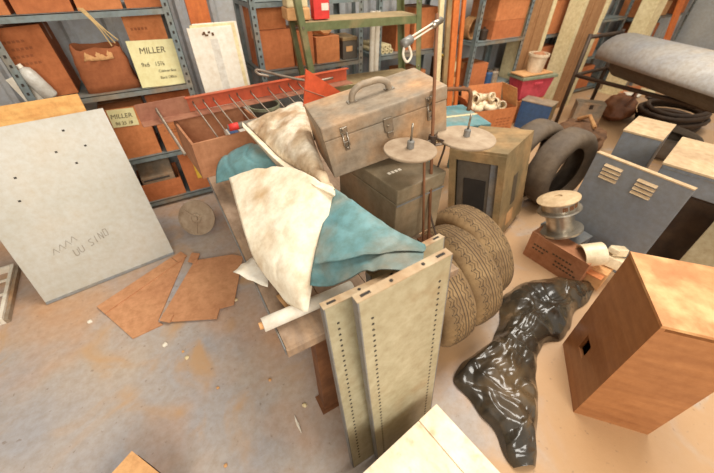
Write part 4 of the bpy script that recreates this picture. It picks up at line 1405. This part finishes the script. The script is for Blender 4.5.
# ---- white frame at left edge
t = thing('white_frame', 'white wire rack lying on the floor at the left edge', 'rack', (-1.20, 2.48, 0.0), (0, 0, -1.53))
for (x0, x1, y0, y1) in ((0, .52, -.02, 0), (0, .02, -.5, -.0205), (.5, .52, -.5, -.0205), (0, .52, -.52, -.5005)):
    part_box('rail', 'paper', t, x0, x1, y0 , y1, .0, .045, .003)
for x in (.12, .26, .40):
    part_box('cross_bar', 'paper', t, x, x + .012, -.4995, -.021, .014, .026)
part_box('outer_strip', 'tooltop', t, 0, .52, .0005, .02, 0, .03, .002)

# ---- flattened cartons on the floor
def flat(label, poly, flap, z, m):
    t = thing('flattened_carton', label, 'cardboard', (0, 0, 0), group=None)
    bm = nb(); prism(bm, [gz(u, v, z)[:2] for u, v in poly], z, z + .006); obj('panel', bm, m, t)
    for k, fl in enumerate(flap):
        bm = nb(); prism(bm, [gz(u, v, z + .007)[:2] for u, v in fl], z + .0065, z + .012); obj('flap', bm, m, t)
    return t


flat('flattened brown carton nearer the galvanised sheet on the floor', [(105, 314), (178, 262), (186, 257), (158, 322), (163, 325), (133, 339)], [[(97, 307), (171, 258), (178, 263), (105, 314)], [(172, 258), (181, 252), (187, 256), (179, 263)]], .001, 'flatcarton')
flat('flattened brown carton nearer the bench on the floor', [(195, 261), (232, 255), (243, 257), (234, 305), (220, 309), (217, 319), (171, 322), (160, 321)], [[(192, 253), (200, 254), (196, 264), (188, 262)], [(160, 321), (164, 313), (174, 315), (170, 323)]], .0135, 'flatcarton')

# ---- cast disc on floor
t = thing('cast_disc', 'dusty round ribbed disc leaning under the bench edge', 'disc', (-.055, 2.27, .125), (radians(62), 0, -.45))
bm = nb(); lathe(bm, [(0, -.012), (.125, -.012), (.13, -.004), (.13, .006), (.118, .010), (.118, .006), (.04, .006), (.03, .018), (0, .02)], 40); obj('disc_body', bm, 'dustdisc', t, smooth=False)
bm = nb(); lathe(bm, [(0, .02), (.018, .02), (.016, .036), (0, .038)], 20); obj('hub', bm, 'dustdisc', t)
for k in range(3):
    bm = nb(); box(bm, .03, .117, -.006, .006, .006, .014, Matrix.Rotation(k * 2 * pi / 3 + .4, 4, 'Z')); obj('rib', bm, 'dustdisc', t)

# ---- white box in the foreground and carton corner
t = thing('white_box', 'dusty white cardboard box with folded flap in the foreground', 'box', (.49, .292, 0), (0, 0, -1.435))
part_box('box_body', 'whitebox', t, 0, .42, -.40, 0, 0, .392, .003)
part_box('flap', 'whitebox', t, .0, .42, -.085, .002, .394, .3985, .001)
part_box('top_panel', 'whitebox', t, 0, .42, -.40, -.088, .3925, .3945)
p = gz(132, 451, .16)
t = thing('small_carton', 'tan carton corner at the bottom left of the view', 'carton', (p.x, p.y, 0), (0, 0, -1.0))
part_box('body', 'carton_pale', t, 0, .25, -.25, 0, 0, .158, .003)
part_box('flap', 'carton_pale', t, .0, .25, -.25, -.13, .1585, .162)
part_box('flap', 'carton_pale', t, .0, .25, -.126, 0, .1585, .162)
part_box('tape', 'iron', t, .02, .2, .0005, .002, .02, .14)

# ---- debris
random.seed(3)
for i, (u, v) in enumerate(((183, 352), (187, 358), (298, 425), (218, 388), (236, 300), (90, 322), (226, 466), (305, 405), (165, 345), (270, 380))):
    p = gz(u, v, 0)
    bm = nb(); bmesh.ops.create_icosphere(bm, subdivisions=1, radius=.008 + .004 * (i % 3))
    for vv in bm.verts:
        vv.co *= 1 + .5 * noise.noise(vv.co * 90 + Vector((i, 0, 0))); vv.co.z = max(vv.co.z * .5 + .004, .0003)
    if i == 2:
        for vv in bm.verts:
            vv.co.x *= .35; vv.co.y *= 3.0
    tag(obj('debris_chip', bm, ['carton_pale', 'cream', 'paper'][i % 3], loc=(p.x, p.y, 0)), 'small pale chip of debris lying on the open concrete floor', 'debris', 'debris chips on the floor')
